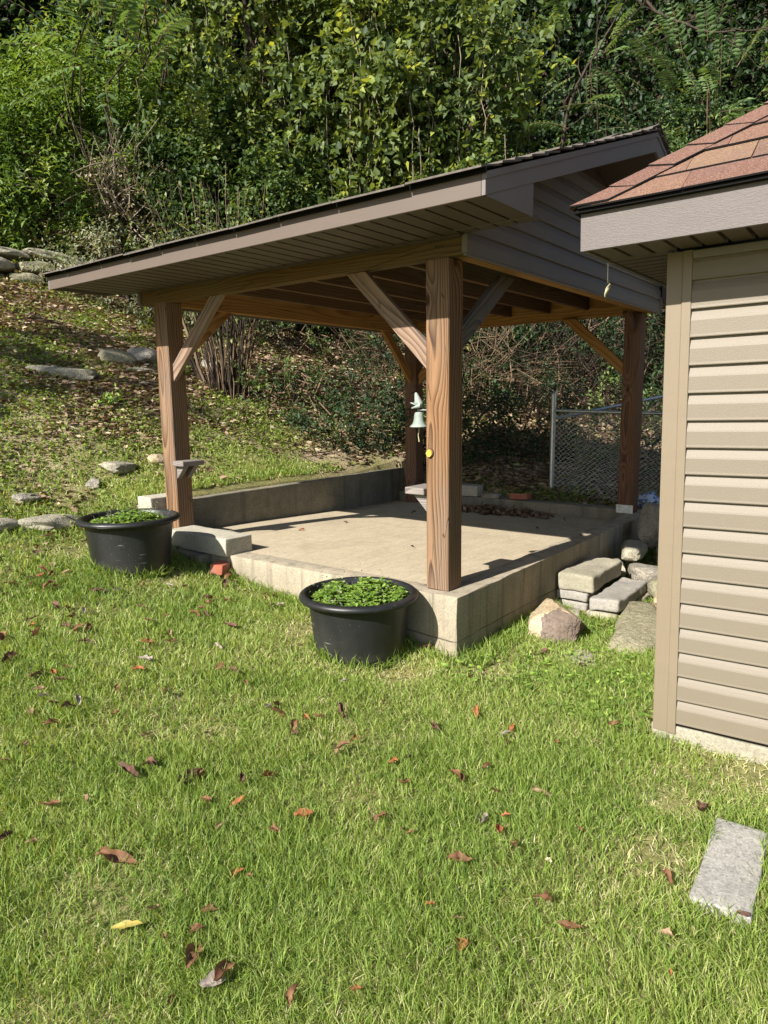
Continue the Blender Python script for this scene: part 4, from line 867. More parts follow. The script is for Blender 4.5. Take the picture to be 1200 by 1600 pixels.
LEAVES = [(-2.142, -.301, .097, 'yellow'), (-1.593, -.097, .079, 'orangeyellow'), (-2.013, -.039, .144, 'brown'), (-1.605, .136, .115, 'dark'), (-2.015, .352, .089, 'brown'), (-1.92, .289, .043, 'tan'), (-2.136, .214, .051, 'tan'), (-2.175, .295, .059, 'dark'), (-1.741, .317, .106, 'dark'), (-2.054, -.305, .052, 'tan'), (-1.973, -.429, .059, 'brown'), (-2.042, -.463, .053, 'brown'), (-2.102, -.521, .087, 'brown'), (-2.111, -.618, .064, 'grey'), (-2.033, -.807, .062, 'brown'), (-1.932, -.905, .033, 'orange'), (-2.205, -.58, .036, 'brown'), (-1.51, -.334, .064, 'orange'), (-1.623, -.317, .049, 'brown'), (-1.724, -.157, .045, 'tan'), (-1.816, -.411, .037, 'brown'), (-1.562, .484, .061, 'tan'), (-1.519, 1.131, .058, 'brown'), (-1.802, .909, .072, 'tan'), (-1.042, -.356, .044, 'orange'), (-.865, -.66, .072, 'brown'), (-.99, -.768, .041, 'brown'), (-.914, -.903, .076, 'tan'), (-1.159, -.799, .089, 'grey'), (-1.392, -.866, .088, 'brown'), (-1.233, -.96, .071, 'brown'), (-1.108, -.866, .038, 'orange'), (-1.237, -1.072, .031, 'cream'), (-1.395, -1.136, .063, 'brown'), (-1.439, -1.226, .081, 'brown'), (-1.593, -.978, .054, 'tan'), (-1.668, -1.029, .052, 'orange'), (-1.596, -.892, .031, 'orange'), (-1.314, -1.437, .04, 'tan'), (-1.433, -1.477, .022, 'orange'), (-.252, -.931, .065, 'brown'), (-.674, -1.38, .077, 'dark'), (-1.117, -1.579, .034, 'dark'), (-1.081, -1.373, .067, 'brown'), (-1.024, -1.086, .049, 'brown'), (-.666, -.023, .052, 'brown'), (-1.014, .298, .068, 'brown'), (-1.006, 1.07, .097, 'brown'), (-1.921, .731, .072, 'dark'), (-2.002, .678, .042, 'brown'), (-1.499, -.006, .06, 'dark'), (-1.665, -.018, .048, 'brown'), (-1.374, -.666, .033, 'brown'), (-.644, -.639, .052, 'dark'), (-.516, -.789, .041, 'brown'), (-.168, -.182, .057, 'brown'), (-1.363, -.542, .046, 'brown'), (-2.109, -.412, .039, 'brown'), (-2.194, -.242, .03, 'cream'), (-.853, 1.325, .063, 'brown'), (-1.698, 1.038, .06, 'tan'), (-.999, .521, .047, 'brown'), (-1.0, .699, .055, 'brown'), (-1.144, .072, .052, 'dark'), (-1.561, .685, .047, 'brown')]
LAB = {0: 'bright yellow elongated leaf flat on the lawn at lower left', 1: 'orange and yellow curled leaf left of the middle of the lawn', 2: 'longest curled reddish brown leaf on the left of the lawn', 3: 'large crumpled dark brown leaf standing upright in the grass',
    8: 'dark twisted leaf left of the upright crumpled leaf', 9: 'cupped tan leaf just above the yellow leaf', 13: 'greyish brown folded leaf near the bottom edge', 12: 'long thin red brown leaf near the bottom left', 14: 'brown leaf at the bottom edge near the middle', 28: 'grey and white curled leaf in the middle of the lawn',
    29: 'long brown leaf just below the grey curled leaf', 32: 'tiny cream leaf in the middle of the lawn', 34: 'dark red curled leaf left of the paver', 35: 'broad crinkled tan leaf in the lower middle of the lawn', 36: 'bright orange leaf right below the crinkled tan leaf', 33: 'brown leaf directly above the dark red curled leaf',
    41: 'dark curled leaf touching the top corner of the paver', 42: 'small dark leaf on the lower tip of the paver', 43: 'brown leaf in the dry grass patch left of the paver', 40: 'brown leaf just left of the shed corner', 27: 'tan and brown leaf in the upper middle of the lawn', 24: 'small bright orange leaf upright in the middle of the lawn'}
DM = dict(yellow=D_YELLOW, orangeyellow=D_ORANGE, brown=D_BROWN, dark=D_DARK, tan=D_TAN, grey=D_GREY, orange=D_ORANGE, cream=D_CREAM)
WORD = dict(brown='curled brown dry leaf caught in the lawn grass', dark='dark brown withered leaf caught in the lawn grass', tan='pale tan dry leaf caught in the lawn grass', orange='small orange brown leaf caught in the lawn grass', cream='small cream leaf at the tip of the yellow leaf', grey='grey dry leaf', yellow='yellow leaf', orangeyellow='orange leaf')
q = random.Random(3)
for i, (x, y, L, kd) in enumerate(LEAVES):
    cu = .25 if kd == 'yellow' else q.uniform(.6, 1.3); wd = L*(.36 if kd == 'yellow' else q.uniform(.45, .8) if L < .07 else q.uniform(.35, .6))
    me = fallen_me('fallen_leaf', L*.84, wd*.84, cu, i, q.random() < .4); o = link('fallen_leaf', me, DM[kd], None, gl(x, y, .030+q.uniform(0, .010)), (q.uniform(-.35, .35), q.uniform(-.3, .3), q.uniform(0, 6.28)))
    if i == 0: o.rotation_euler = (.1, .15, 2.2)
    if i == 2: o.rotation_euler = (.2, 0, -.75)
    if i == 12: o.rotation_euler = (.3, .2, .95)
    tag(o, LAB.get(i, WORD[kd]), 'leaf', 'fallen leaves scattered over the lawn')
    o['_i'] = i
MARK = [((-2.142, -.301), 'the bright yellow leaf'), ((-1.605, .136), 'the upright crumpled leaf'), ((-1.593, -.978), 'the crinkled tan leaf'), ((-1.159, -.799), 'the grey curled leaf'), ((-.895, -1.51), 'the paver'), ((-.247, .462), 'the clover planter'), ((-2.013, -.039), 'the longest reddish leaf'), ((-.2, -1.08), 'the shed corner'), ((-1.042, -.356), 'the upright orange leaf'), ((-.555, 2.19), 'the left planter')]
def scr(x, y): v = Vector((x, y, -.33))-EYE; return Vector((v.dot(R_)/v.dot(F_), v.dot(U_)/v.dot(F_)))
ORD = {}
for o in [o for o in C.objects if '_i' in o]:
    i = o['_i']; del o['_i']
    if i in LAB: continue
    p = scr(LEAVES[i][0], LEAVES[i][1]); dm = min(MARK, key=lambda m: (scr(*m[0])-p).length); d = p-scr(*dm[0])
    w1 = ('right of' if d.x > 0 else 'left of') if abs(d.x) > abs(d.y) else ('beyond' if d.y > 0 else 'in front of')
    ORD.setdefault((dm[1], w1), []).append((d.length, i, o))
NTH = ('nearest', 'second', 'third', 'fourth', 'fifth', 'sixth', 'seventh', 'eighth')
for (mk_, w1), L_ in ORD.items():
    for n_, (dd, i, o) in enumerate(sorted(L_, key=lambda t: t[0])):
        cw = dict(brown='brown', dark='dark brown', tan='tan', orange='small orange', cream='small cream', grey='grey', yellow='yellow', orangeyellow='orange')[LEAVES[i][3]]
        o['label'] = ('%s dry leaf in the grass %s %s' % (cw, w1, mk_)) if len(L_) == 1 else '%s dry leaf in the grass, %s one %s %s' % (cw, NTH[n_], w1, mk_)
SMALL = [fallen_me('fallen_leaf', .06, .035, 1.1, 200+k, k % 2 == 0) for k in range(8)]; sm_mats = [D_BROWN, D_DARK, D_BROWN, D_TAN, D_BROWN, D_ORANGE, D_DARK, D_GREY]
for m_, k in zip(SMALL, sm_mats): m_.materials.append(k)
cnt = 0
while cnt < 105:
    x, y = q.uniform(-2.2, .6), q.uniform(-.9, 2.7)
    if not (20 < math.degrees(math.atan2(y-EYE.y, x-EYE.x)) < 68) or not clear_of(x, y): continue
    if q.random() > .25+.75*ss(y-.25*x, .2, 1.6): continue
    if (x+.25)**2+(y-.46)**2 < .1 or (x+.56)**2+(y-2.19)**2 < .1: continue
    k = q.randrange(8); o = bpy.data.objects.new('fallen_leaf', SMALL[k]); C.objects.link(o); o.location = gl(x, y, .035); o.rotation_euler = (q.uniform(-.6, .6), q.uniform(-.5, .5), q.uniform(0, 6.28)); s = q.uniform(.6, 1.25); o.scale = (s, s, s)
    tag(o, {D_BROWN: 'small curled brown leaf strewn on the grass before the pad', D_DARK: 'small dark leaf strewn on the grass before the pad', D_TAN: 'small tan leaf strewn on the grass before the pad', D_ORANGE: 'small orange leaf strewn on the grass before the pad', D_GREY: 'small greyish leaf strewn on the grass before the pad'}[sm_mats[k]], 'leaf', 'small leaves strewn before the pad'); cnt += 1
for i, (x, y, z, kd, lab) in enumerate(((1.0, 2.10, -.02, D_ORANGE, 'red brown leaf on the sunlit slab near the retaining wall'), (1.55, 2.1, -.045, D_DARK, 'dark leaf on the slab in the shadow edge'), (2.4, 1.95, -.06, D_DARK, 'curled dark leaf on the shaded part of the slab'), (2.3, .62, -.06, D_DARK, 'tiny dark leaf on the shaded slab near the side wall'), (.95, .95, -.015, D_DARK, 'dark speck of leaf on the sunlit slab'), (1.9, .08, .006, D_DARK, 'small leaf lying on top of the side wall'))):
    tag(link('slab_leaf', fallen_me('slab_leaf', .06 if i < 3 else .03, .03, 1.2, 300+i), kd, None, (x, y, z+.008), (.2, .1, i*1.3)), lab, 'leaf')
lf = fallen_me('hanging_leaf', .058, .022, .5, 401); hl = empty('hanging_leaf', (-.02, -.745, 1.475), label='pale yellow leaf dangling on a spider thread before the gable siding', cat='leaf')
link('leaf_blade', lf, D_CREAM, hl, (0, 0, 0), (0, 1.25, .9)); tube_obj('thread', [np.array([(0, 0, .03), (.0, .004, .25), (0, 0, .345)])], [[.0004]*3], D_CREAM, hl, 3)

# ------------------------------------------------------------------ lawn blades (stuff)
def blades(x, y, hmin, hmax, wid, lean=.45, var=None, flat=0):
    n = len(x); z = gz(x, y); B = np.stack([x, y, z], 1); h = RNG.uniform(hmin, hmax, n)*(1 if np.isscalar(wid) else 1)
    comb = .9*pnoise(x, y, 1.1, 2.0)+RNG.normal(size=n)*1.9; lx = np.cos(comb+2.0); ly = np.sin(comb+2.0); ln = RNG.gamma(2, lean/2, n)+flat
    W = np.broadcast_to(wid, n); th = RNG.uniform(0, 2*np.pi, n); S = np.stack([np.cos(th), np.sin(th), np.zeros(n)], 1)*(W/2)[:, None]
    D = np.stack([lx*ln, ly*ln, np.ones(n)], 1); D = unit(D)
    m = B+D*(h*.55)[:, None]; t = m+unit(D+np.stack([lx, ly, -.2*np.ones(n)], 1)*(.25+ln*.9)[:, None])*(h*.5)[:, None]
    V = np.stack([B-S, B+S, m+S*.8, m-S*.8, t], 1).reshape(-1, 3); k = np.arange(n)[:, None]*5
    Fq = np.stack([k+0, k+1, k+2, k+3], -1).reshape(-1, 4); Ft = np.stack([k+3, k+2, k+4], -1).reshape(-1, 3)
    return V, Fq, Ft, np.repeat(var if var is not None else RNG.random(n), 5)
def blade_obj(name, parts, mat):
    V = np.concatenate([p[0] for p in parts]); off = np.cumsum([0]+[len(p[0]) for p in parts[:-1]])
    Fq = np.concatenate([p[1]+o for p, o in zip(parts, off)]); Ft = np.concatenate([p[2]+o for p, o in zip(parts, off)]); A = np.concatenate([p[3] for p in parts])
    me = np_mesh(name, V, np.concatenate([Fq.ravel(), Ft.ravel()]), np.concatenate([np.full(len(Fq), 4), np.full(len(Ft), 3)]), A)
    return link(name, me, mat)
def polar(n, r0, r1, a0, a1, pw=1.0):
    """points round the eye with density falling with distance"""
    u = RNG.random(n); r = (r0**pw+u*(r1**pw-r0**pw))**(1/pw); a = np.radians(RNG.uniform(a0, a1, n)); return EYE.x+r*np.cos(a), EYE.y+r*np.sin(a), r
DRY = [(-.98, -1.33, .13), (-.66, -1.28, .10), (-.30, -1.5, .22), (-.12, -1.35, .18), (-.35, .10, .14), (-.30, .75, .2), (-.50, 1.86, .2), (-.10, 1.45, .14), (-.75, 2.5, .15), (-.02, -.2, .12)]
_pp = [polar(500000, .95, 7.2, 2, 74, .9), polar(110000, .6, 7.0, 74, 118, .9), polar(16000, .15, 1.0, -60, 130, 1.2), polar(16000, .6, 2.4, -40, 2, 1.0)]
x, y, r = (np.concatenate([p_[k_] for p_ in _pp]) for k_ in range(3)); r = np.maximum(r, .9)
keep = clear_of(x, y) & (RNG.random(len(x)) < lawnness(x, y)*.95+.02)
keep &= ((x+.247)**2+(y-.462)**2 > .235**2) & ((x+.522)**2+(y-2.147)**2 > .235**2)
dry = np.zeros(len(x))
for cx, cy, cr in DRY: dry = np.maximum(dry, np.exp(-((x-cx)**2+(y-cy)**2)/cr**2))
keep &= RNG.random(len(x)) > dry*.72; keep &= RNG.random(len(x)) < .74+.5*pnoise(x, y, 2.6, 5)
x, y, r, dry = x[keep], y[keep], r[keep], dry[keep]
pn = pnoise(x, y, .9, 1)*.5+pnoise(x, y, 3.1, 4)*.35; thatch = RNG.random(len(x)) < (.12+.24*np.clip(pn+.25+.5*pnoise(x, y, 7, 2), 0, 1)+.5*dry)
var = np.where(thatch, RNG.uniform(.85, 1, len(x)), np.clip(.42+.26*pn+RNG.normal(size=len(x))*.24, 0, .84))
hh = np.where(thatch, .55, 1)*(1-.35*dry)*(1+.25*pnoise(x, y, 4, 3)); W = .0014+.00092*r
V, Fq, Ft, A = blades(x, y, .028, .068, W, .55, var)
V = V.reshape(-1, 5, 3); V[:, :, 2] = V[:, :1, 2]+(V[:, :, 2]-V[:, :1, 2])*hh[:, None]; V = V.reshape(-1, 3)
lawn = blade_obj('lawn_grass', [(V, Fq, Ft, A)], L_GRASS)
tag(lawn, 'mown green grass of the lawn in the foreground', 'grass', kind='stuff')
# tufts along the pad, tubs and paver
x = np.concatenate([RNG.uniform(-.1, .0, 900), RNG.uniform(.0, 1.2, 900), -.247+.25*np.cos(t_ := RNG.uniform(0, 6.28, 500)), -.522+.25*np.cos(t2_ := RNG.uniform(0, 6.28, 700))])
y = np.concatenate([RNG.uniform(-.05, 1.8, 900), RNG.uniform(-.16, -.01, 900), .462+.25*np.sin(t_), 2.147+.25*np.sin(t2_)])
V, Fq, Ft, A = blades(x, y, .04, .11, .006, .6, np.clip(RNG.normal(size=len(x))*.2+.35, 0, 1))
tag(blade_obj('edge_grass', [(V, Fq, Ft, A)], L_GRASS), 'longer unmown grass along the foot of the pad', 'grass', kind='stuff')
# broadleaf weeds in front of the boulders and steps, and by the shed
n = 5200; x, y = scatter(n, -.25, 2.4, -1.05, .0); kp = clear_of(x, y) & (RNG.random(n) < .35+.6*pnoise(x, y, 3, 8)) & ~((np.abs(x-1.02) < .36) & (np.abs(y+.74) < .2)) & ~((np.abs(x-.79) < .2) & (np.abs(y+.2) < .12)) & ~((x > 1.02) & (x < 1.7) & (y > -.54))
x, y = x[kp], y[kp]; n = len(x); P = np.stack([x, y, gz(x, y)+RNG.uniform(.01, .05, n)], 1); th = RNG.uniform(0, 6.28, n)
arr = leaf_arrays(P, np.stack([np.cos(th), np.sin(th), RNG.uniform(-.1, .5, n)], 1), unit(RNG.normal(size=(n, 3))*.35+[0, 0, 1]), RNG.uniform(.014, .034, n), RNG.uniform(.01, .022, n), 'heart', .15)
tag(leaf_obj('ground_weeds', arr, L_CLOVER), 'bright green broadleaf weeds among the stones by the steps', 'weeds', kind='stuff')
# ------------------------------------------------------------------ bank cover
n = 215000; u = RNG.random(n); r = 4.2+u**.75*11; a = np.radians(np.where(RNG.random(n) < .87, RNG.uniform(4, 72, n), RNG.uniform(72, 96, n))); x = EYE.x+r*np.cos(a); y = EYE.y+r*np.sin(a)
ok = clear_of(x, y) & (RNG.random(n) > lawnness(x, y)*.93) & (y > -3)
x, y, r = x[ok], y[ok], r[ok]; n = len(x); pn = pnoise(x, y, .8, 3)+.6*pnoise(x, y, 2.7, 1)
# greener to the left and low, browner under the trees and uphill
gr = .66+.55*pn-.13*np.clip(x-.6, 0, 4)-.03*np.clip(y-3, 0, 8)+.22*ss(-x, -1.4, .2)+.25*np.exp(-((x-1.3)**2+(y-3.5)**2)/1.2); green = RNG.random(n) < np.clip(gr, .10, .93)
bare = (np.exp(-((x-2.6)**2/1.1+(y-3.15)**2/.06)) > RNG.random(n)*1.1)
def low_leaves(m, L0, L1, wr, up, tilt, var, shape='lance', z0=0, fold=.2):
    k = m.sum(); P = np.stack([x[m], y[m], gz(x[m], y[m])+.012+RNG.random(k)*z0], 1); th = RNG.uniform(0, 6.28, k); s = RNG.uniform(L0, L1, k)*(.75+.06*r[m])
    return leaf_arrays(P, np.stack([np.cos(th), np.sin(th), RNG.uniform(-.2, .5, k)*up], 1), unit(RNG.normal(size=(k, 3))*tilt+[0, 0, 1]), s, s*wr, shape, fold, var=var(k))
lit = ~green & ~bare
tag(leaf_obj('leaf_litter', low_leaves(lit, .03, .07, .6, .8, .55, lambda k: RNG.beta(1.6, 1.5, k), 'heart', .02, .3), L_LITTER), 'brown leaf litter covering the bank behind the pavilion', 'leaf litter', kind='stuff')
gg = green & ~bare
arr = [low_leaves(gg, .018, .042, .7, 1, .5, lambda k: np.clip(RNG.normal(size=k)*.2+.5, 0, 1), 'lance', .045)]
tag(leaf_obj('ground_cover', join_arrays(arr), L_COVER), 'low green ground cover patches on the bank', 'ground cover', kind='stuff')
k = gg & (RNG.random(n) < .5); V, Fq, Ft, A = blades(x[k], y[k], .03, .085, .0035+.0011*r[k], .7, np.clip(RNG.normal(size=k.sum())*.22+.5, 0, 1))
tag(blade_obj('bank_grass', [(V, Fq, Ft, A)], L_GRASS), 'thin ragged grass growing on the bank', 'grass', kind='stuff')
n = 260; x, y = scatter(n, .5, 6.5, 3.0, 8.5); pts = []; rad = []
for i in range(n):
    th = q.uniform(0, 6.28); L = q.uniform(.1, .5); z = float(gz(x[i], y[i])); p = [(x[i]+L*t*math.cos(th)+.03*math.sin(9*t+i), y[i]+L*t*math.sin(th), float(gz(x[i]+L*t*math.cos(th), y[i]+L*t*math.sin(th)))+.02+.02*math.sin(t*7+i)) for t in (0, .33, .66, 1)]
    pts.append(np.array(p)); rad.append(np.linspace(.006, .002, 4))
tag(tube_obj('fallen_twigs', pts, rad, B_PALE, None, 4), 'dead twigs strewn over the leafy bank', 'twigs', kind='stuff')

# ------------------------------------------------------------------ vegetation behind
def azp(az, r, dz=0):
    a = math.radians(az); x = EYE.x+r*math.cos(a); y = EYE.y+r*math.sin(a); return Vector((x, y, float(gz(x, y))+dz))
def shell(n, c, rad, lo=.72, hi=1.0, rough=.28, seed=0, zmin=None, front=None):
    """points through the outer part of a lumpy ellipsoid, with outward directions"""
    d = unit(RNG.normal(size=(n*3, 3)))
    if front is not None:      # keep mostly what faces the open side
        f = np.array([front[0], front[1], .25]); f = f/np.linalg.norm(f); d = d[(d@f) > RNG.uniform(-.9, .25, len(d))]
    d = d[:n]; ns = np.array([mnoise.noise(Vector(q_*2.1)+Vector((seed*3.7, seed, 0)))+.5*mnoise.noise(Vector(q_*5)+Vector((seed, 0, seed*2.1))) for q_ in d])
    rr_ = RNG.uniform(lo, hi, len(d))*(1+rough*1.8*ns); P = np.array(c)+d*rr_[:, None]*np.array(rad)
    hn = np.array([mnoise.noise(Vector(p_)*.95+Vector((seed*5.1, 0, 9)))+.45*mnoise.noise(Vector(p_)*2.6) for p_ in P]); kk = hn > RNG.uniform(-.42, .06, len(P)) if len(P) > 60 else np.ones(len(P), bool); P, d = P[kk], d[kk]
    if zmin is not None: k = P[:, 2] > zmin+gz(P[:, 0], P[:, 1]); P, d = P[k], d[k]
    return P, d
def trunk_paths(base, tops, wob=.15, r0=.05, r1=.01, n=7):
    ps = []; rs = []
    for tp in tops:
        t = np.linspace(0, 1, n)[:, None]; p = np.array(base)*(1-t)+np.array(tp)*t; p = p+wob*np.sin(t*math.pi)*RNG.normal(size=3)*.6+wob*.25*RNG.normal(size=(n, 3))*np.sin(t*math.pi)
        ps.append(p); rs.append(np.linspace(r0, r1, n))
    return ps, rs
def woody(name, c, rad, label, cat, mat, nclump, nsh, m, L, leafL, leafW, shape='lance', up=.6, droop=.0, spread=.9, group=None, seed=0, r0=.05, stems=7, bmat=None, zmin=.05, ldroop=.1, rough=.28, twigs=60):
    base = Vector((c[0], c[1], float(gz(c[0], c[1])))); t = empty(name, base, label=label, cat=cat, group=group)
    P, d = shell(nclump, c, rad, rough=rough, seed=seed, zmin=zmin, front=(EYE.x-c[0], EYE.y-c[1])); tone = np.clip(np.array([mnoise.noise(Vector(p_)*1.6) for p_ in P])*.55+RNG.normal(size=len(P))*.14+.47, 0, 1)
    B = np.repeat(P, nsh, 0)+RNG.normal(size=(len(P)*nsh, 3))*L*.25; D = unit(np.repeat(d, nsh, 0)*.7+[-.25, 0, up]+RNG.normal(size=(len(P)*nsh, 3))*.45)
    arr = shoots(B, D, RNG.uniform(.6, 1.2, len(B))*L, m, leafL, leafW, shape, droop, spread, np.repeat(tone, nsh), ldroop)
    o = leaf_obj('crown', arr, mat, t); o.matrix_parent_inverse = Matrix.Translation(-base)
    tops = [P[i] for i in RNG.choice(len(P), min(len(P), stems), False)]; ps, rs = trunk_paths(base, tops, .22*max(rad)*.4, r0, r0*.2)
    for p in ps: p[0][2] -= .1
    o = tube_obj('trunk', ps, rs, bmat or B_DARK, t, 5); o.matrix_parent_inverse = Matrix.Translation(-base)
    if twigs:
        i = RNG.choice(len(P), min(len(P), twigs), False); ps = []; rs = []
        for k in i: 
            s = (1-(.35+.2*RNG.random())); a_ = np.array(c)+(P[k]-np.array(c))*s; b2 = P[k]+RNG.normal(size=3)*.12; mm = (a_+b2)/2+RNG.normal(size=3)*.12; ps.append(np.stack([a_, mm, b2])); rs.append([.014, .009, .004])
        o = tube_obj('twig_spray', ps, rs, B_MID, t, 4, 'stuff'); o.matrix_parent_inverse = Matrix.Translation(-base)
    return t
def C3(az, r, dz): p = azp(az, r, 0); return (p.x, p.y, p.z+dz)
SHG = 'leafy shrubs along the top of the bank'
# shrubs along the crest, left to right
woody('leafy_shrub', C3(67, 13.2, 1.2), (1.3, 1.3, 1.3), 'dense green shrub at the left picture edge above the stone wall', 'shrub', L_LIGHT, 325, 5, 9, .38, .115, .038, group=SHG, seed=1, up=.9)
woody('leafy_shrub', C3(61.5, 12.8, 1.2), (1.35, 1.3, 1.45), 'bright yellow green upright shrub left of the dead tangle', 'shrub', L_LIGHT, 412, 5, 10, .42, .115, .038, group=SHG, seed=2, up=1.1)
woody('leafy_shrub', C3(57.5, 13.6, 1.9), (1.5, 1.4, 1.5), 'tall bright green shrub behind the dead tangle', 'shrub', L_LIGHT, 412, 5, 10, .42, .115, .038, group=SHG, seed=3, up=1.1)
woody('leafy_shrub', C3(56.5, 11.6, .25), (1.1, .9, .75), 'low dusty shrub below the dead tangle', 'shrub', L_DUSTY, 160, 4, 8, .30, .06, .03, group=SHG, seed=4, up=.4)
woody('leafy_shrub', C3(51.5, 12.6, 1.5), (1.35, 1.3, 1.3), 'dark green leafy shrub right of the dead tangle', 'shrub', L_MID, 412, 5, 9, .38, .105, .06, group=SHG, seed=5, up=.5)
woody('leafy_shrub', C3(46.5, 12.4, 1.6), (1.3, 1.3, 1.2), 'mid green shrub above the middle of the pavilion eave', 'shrub', L_MID, 375, 5, 9, .38, .105, .06, group=SHG, seed=6, up=.4)
woody('leafy_shrub', C3(50, 11.2, .5), (1.5, .8, .6), 'pale low shrub just above the left half of the pavilion roof', 'shrub', L_DUSTY, 150, 4, 8, .32, .07, .04, group=SHG, seed=7, up=.3)
woody('leafy_shrub', C3(41.5, 12.8, 1.2), (1.2, 1.2, 1.4), 'shaded shrub directly behind the pavilion roof', 'shrub', L_MID, 300, 5, 9, .38, .105, .06, group=SHG, seed=8, up=.3)
# dead tangle
def tangle(name, c, rad, n, L, label, cat, mat, r=.006, up=.3, seed=0, kind=None):
    P, d = shell(n, c, rad, .1, 1.0, seed=seed); ps = []; rs = []
    for i in range(len(P)):
        D = unit(d[i]*.5+RNG.normal(size=3)*.7+[0, 0, up]); l = L*RNG.uniform(.4, 1.2); t = np.linspace(0, 1, 5)[:, None]; cv = RNG.normal(size=3)*.3
        ps.append(P[i]+D*l*t+cv*l*t*t); rs.append(np.linspace(r*RNG.uniform(.6, 1.5), r*.3, 5))
    return tag(tube_obj(name, ps, rs, mat, None, 4), label, cat, kind=kind)
tangle('dead_brush', C3(57.0, 12.0, 1.35), (.95, .8, .8), 380, .75, 'tangle of bare pale dead twigs among the shrubs at upper left', 'dead brush', B_PALE, .010)
P, d = shell(260, C3(57.2, 12.0, 1.35), (.85, .7, .7), .3, 1); WL = leafmat('withered_leaf', [(0, (.16, .12, .07)), (1, (.34, .29, .19))], .2)
leaf_o = leaf_obj('withered_leaves', shoots(P, d, .3, 7, .06, .035, spread=1.0), WL); tag(leaf_o, 'withered beige leaves hanging in the dead twig tangle', 'dead leaves', kind='stuff')
tangle('dead_brush', C3(46.5, 11.6, .9), (1.1, .5, .4), 110, .8, 'pale bare twigs arching above the middle of the pavilion eave', 'dead brush', B_PALE, .010, seed=2)
# vine hung trees
VG = 'vine covered trees behind the pavilion'
def vine_tree(c, rad, label, seed, n=420, mat=L_VINE, lt=.122):
    t = woody('vine_covered_tree', c, rad, label, 'tree', mat, int(n*1.25), 4, 7, .45, lt, lt*.78, 'heart', -.15, .35, .9, VG, seed, .13, 9, B_DARK, .3, .25, .45, 120)
    ps = []; rs = []; P, d = shell(120, c, (rad[0]*1.04, rad[1]*1.04, rad[2]), .9, 1.05, seed=seed, front=(EYE.x-c[0], EYE.y-c[1]))
    B = []
    for i in range(len(P)):
        l = RNG.uniform(.7, 2.4); tt = np.linspace(0, 1, 8)[:, None]; p = P[i]+np.array([0, 0, -1.])*l*tt+np.cumsum(RNG.normal(size=(8, 3))*[.045, .045, .02], 0); ps.append(p); rs.append(np.full(8, RNG.uniform(.003, .007)))
        B.append(p[2:])
    o = tube_obj('hanging_vine', ps, rs, B_PALE, t, 4, 'stuff'); o.matrix_parent_inverse = Matrix.Translation(-t.location)
    B = np.concatenate(B); B = B+RNG.normal(size=B.shape)*.05; o = leaf_obj('hanging_leaves', shoots(B, unit(RNG.normal(size=(len(B), 3))+[-.4, -.2, -.3]), .2, 4, lt*.9, lt*.75, 'heart', .4, .9, None, .25), mat, t, 'stuff'); o.matrix_parent_inverse = Matrix.Translation(-t.location)
    return t
vine_tree(C3(47.0, 14.2, 4.3), (1.9, 1.6, 2.4), 'vine draped tree left of centre with bright yellow green leaves', 31, 460)
vine_tree(C3(40.0, 13.2, 3.2), (1.8, 1.6, 3.2), 'tall vine draped tree in the middle above the pavilion roof', 32, 620)
vine_tree(C3(33.5, 13.0, 2.8), (1.9, 1.6, 3.3), 'vine draped tree above the gable peak', 33, 620)
# pinnate leaved trees
def pin_tree(c, rad, nfr, label, seed, L=.75, m=9, lf=.12, trunk_base=None, tone=None):
    if trunk_base is None: e_v = Vector((c[0]-EYE.x, c[1]-EYE.y, 0)).normalized()*3.0; trunk_base = (c[0]+e_v.x, c[1]+e_v.y, float(gz(c[0]+e_v.x, c[1]+e_v.y)))
    base = Vector(trunk_base) if trunk_base else Vector((c[0], c[1], float(gz(c[0], c[1])))); t = empty('pinnate_tree', base, label=label, cat='tree')
    P, d = shell(nfr, c, rad, .35, 1.0, seed=seed); d = unit(d+[-.5, -.15, .40]+RNG.normal(size=(len(P), 3))*.25); arr, ribs = pinnate(P, d, RNG.uniform(.7, 1.25, len(P))*L, m, lf, lf*.34, .28, var0=tone)
    inv = Matrix.Translation(-base); o = leaf_obj('crown', arr, L_PINN, t); o.matrix_parent_inverse = inv
    o = tube_obj('leaf_stalk', ribs, [np.linspace(.005, .002, 5)]*len(ribs), B_MID, t, 3, 'stuff'); o.matrix_parent_inverse = inv
    tops = [P[i] for i in RNG.choice(len(P), min(len(P), 4), False)]; ps, rs = trunk_paths(base, tops, .5, .035, .008); 
    for p in ps: p[0][2] -= .1
    o = tube_obj('trunk', ps, rs, B_DARK, t, 6); o.matrix_parent_inverse = inv
pin_tree(C3(58.0, 11.2, 3.6), (1.05, .9, .65), 40, 'young tree with drooping feathery compound leaves at upper left', 41, 1.0, 9, .19)
pin_tree(C3(54.0, 11.6, 4.9), (.9, .9, .5), 26, 'feathery leaved branch tips near the top left of centre', 42, 1.0, 9, .18)
pin_tree(C3(14.0, 10.8, 4.1), (1.5, 1.6, .95), 120, 'feathery leaved tree reaching in at the upper right', 43, .75, 9, .14)
pin_tree(C3(22.0, 13.2, 5.0), (1.4, 1.4, .9), 34, 'sparse feathery leaved tree right of the vine draped trees', 44, .75, 9, .14)
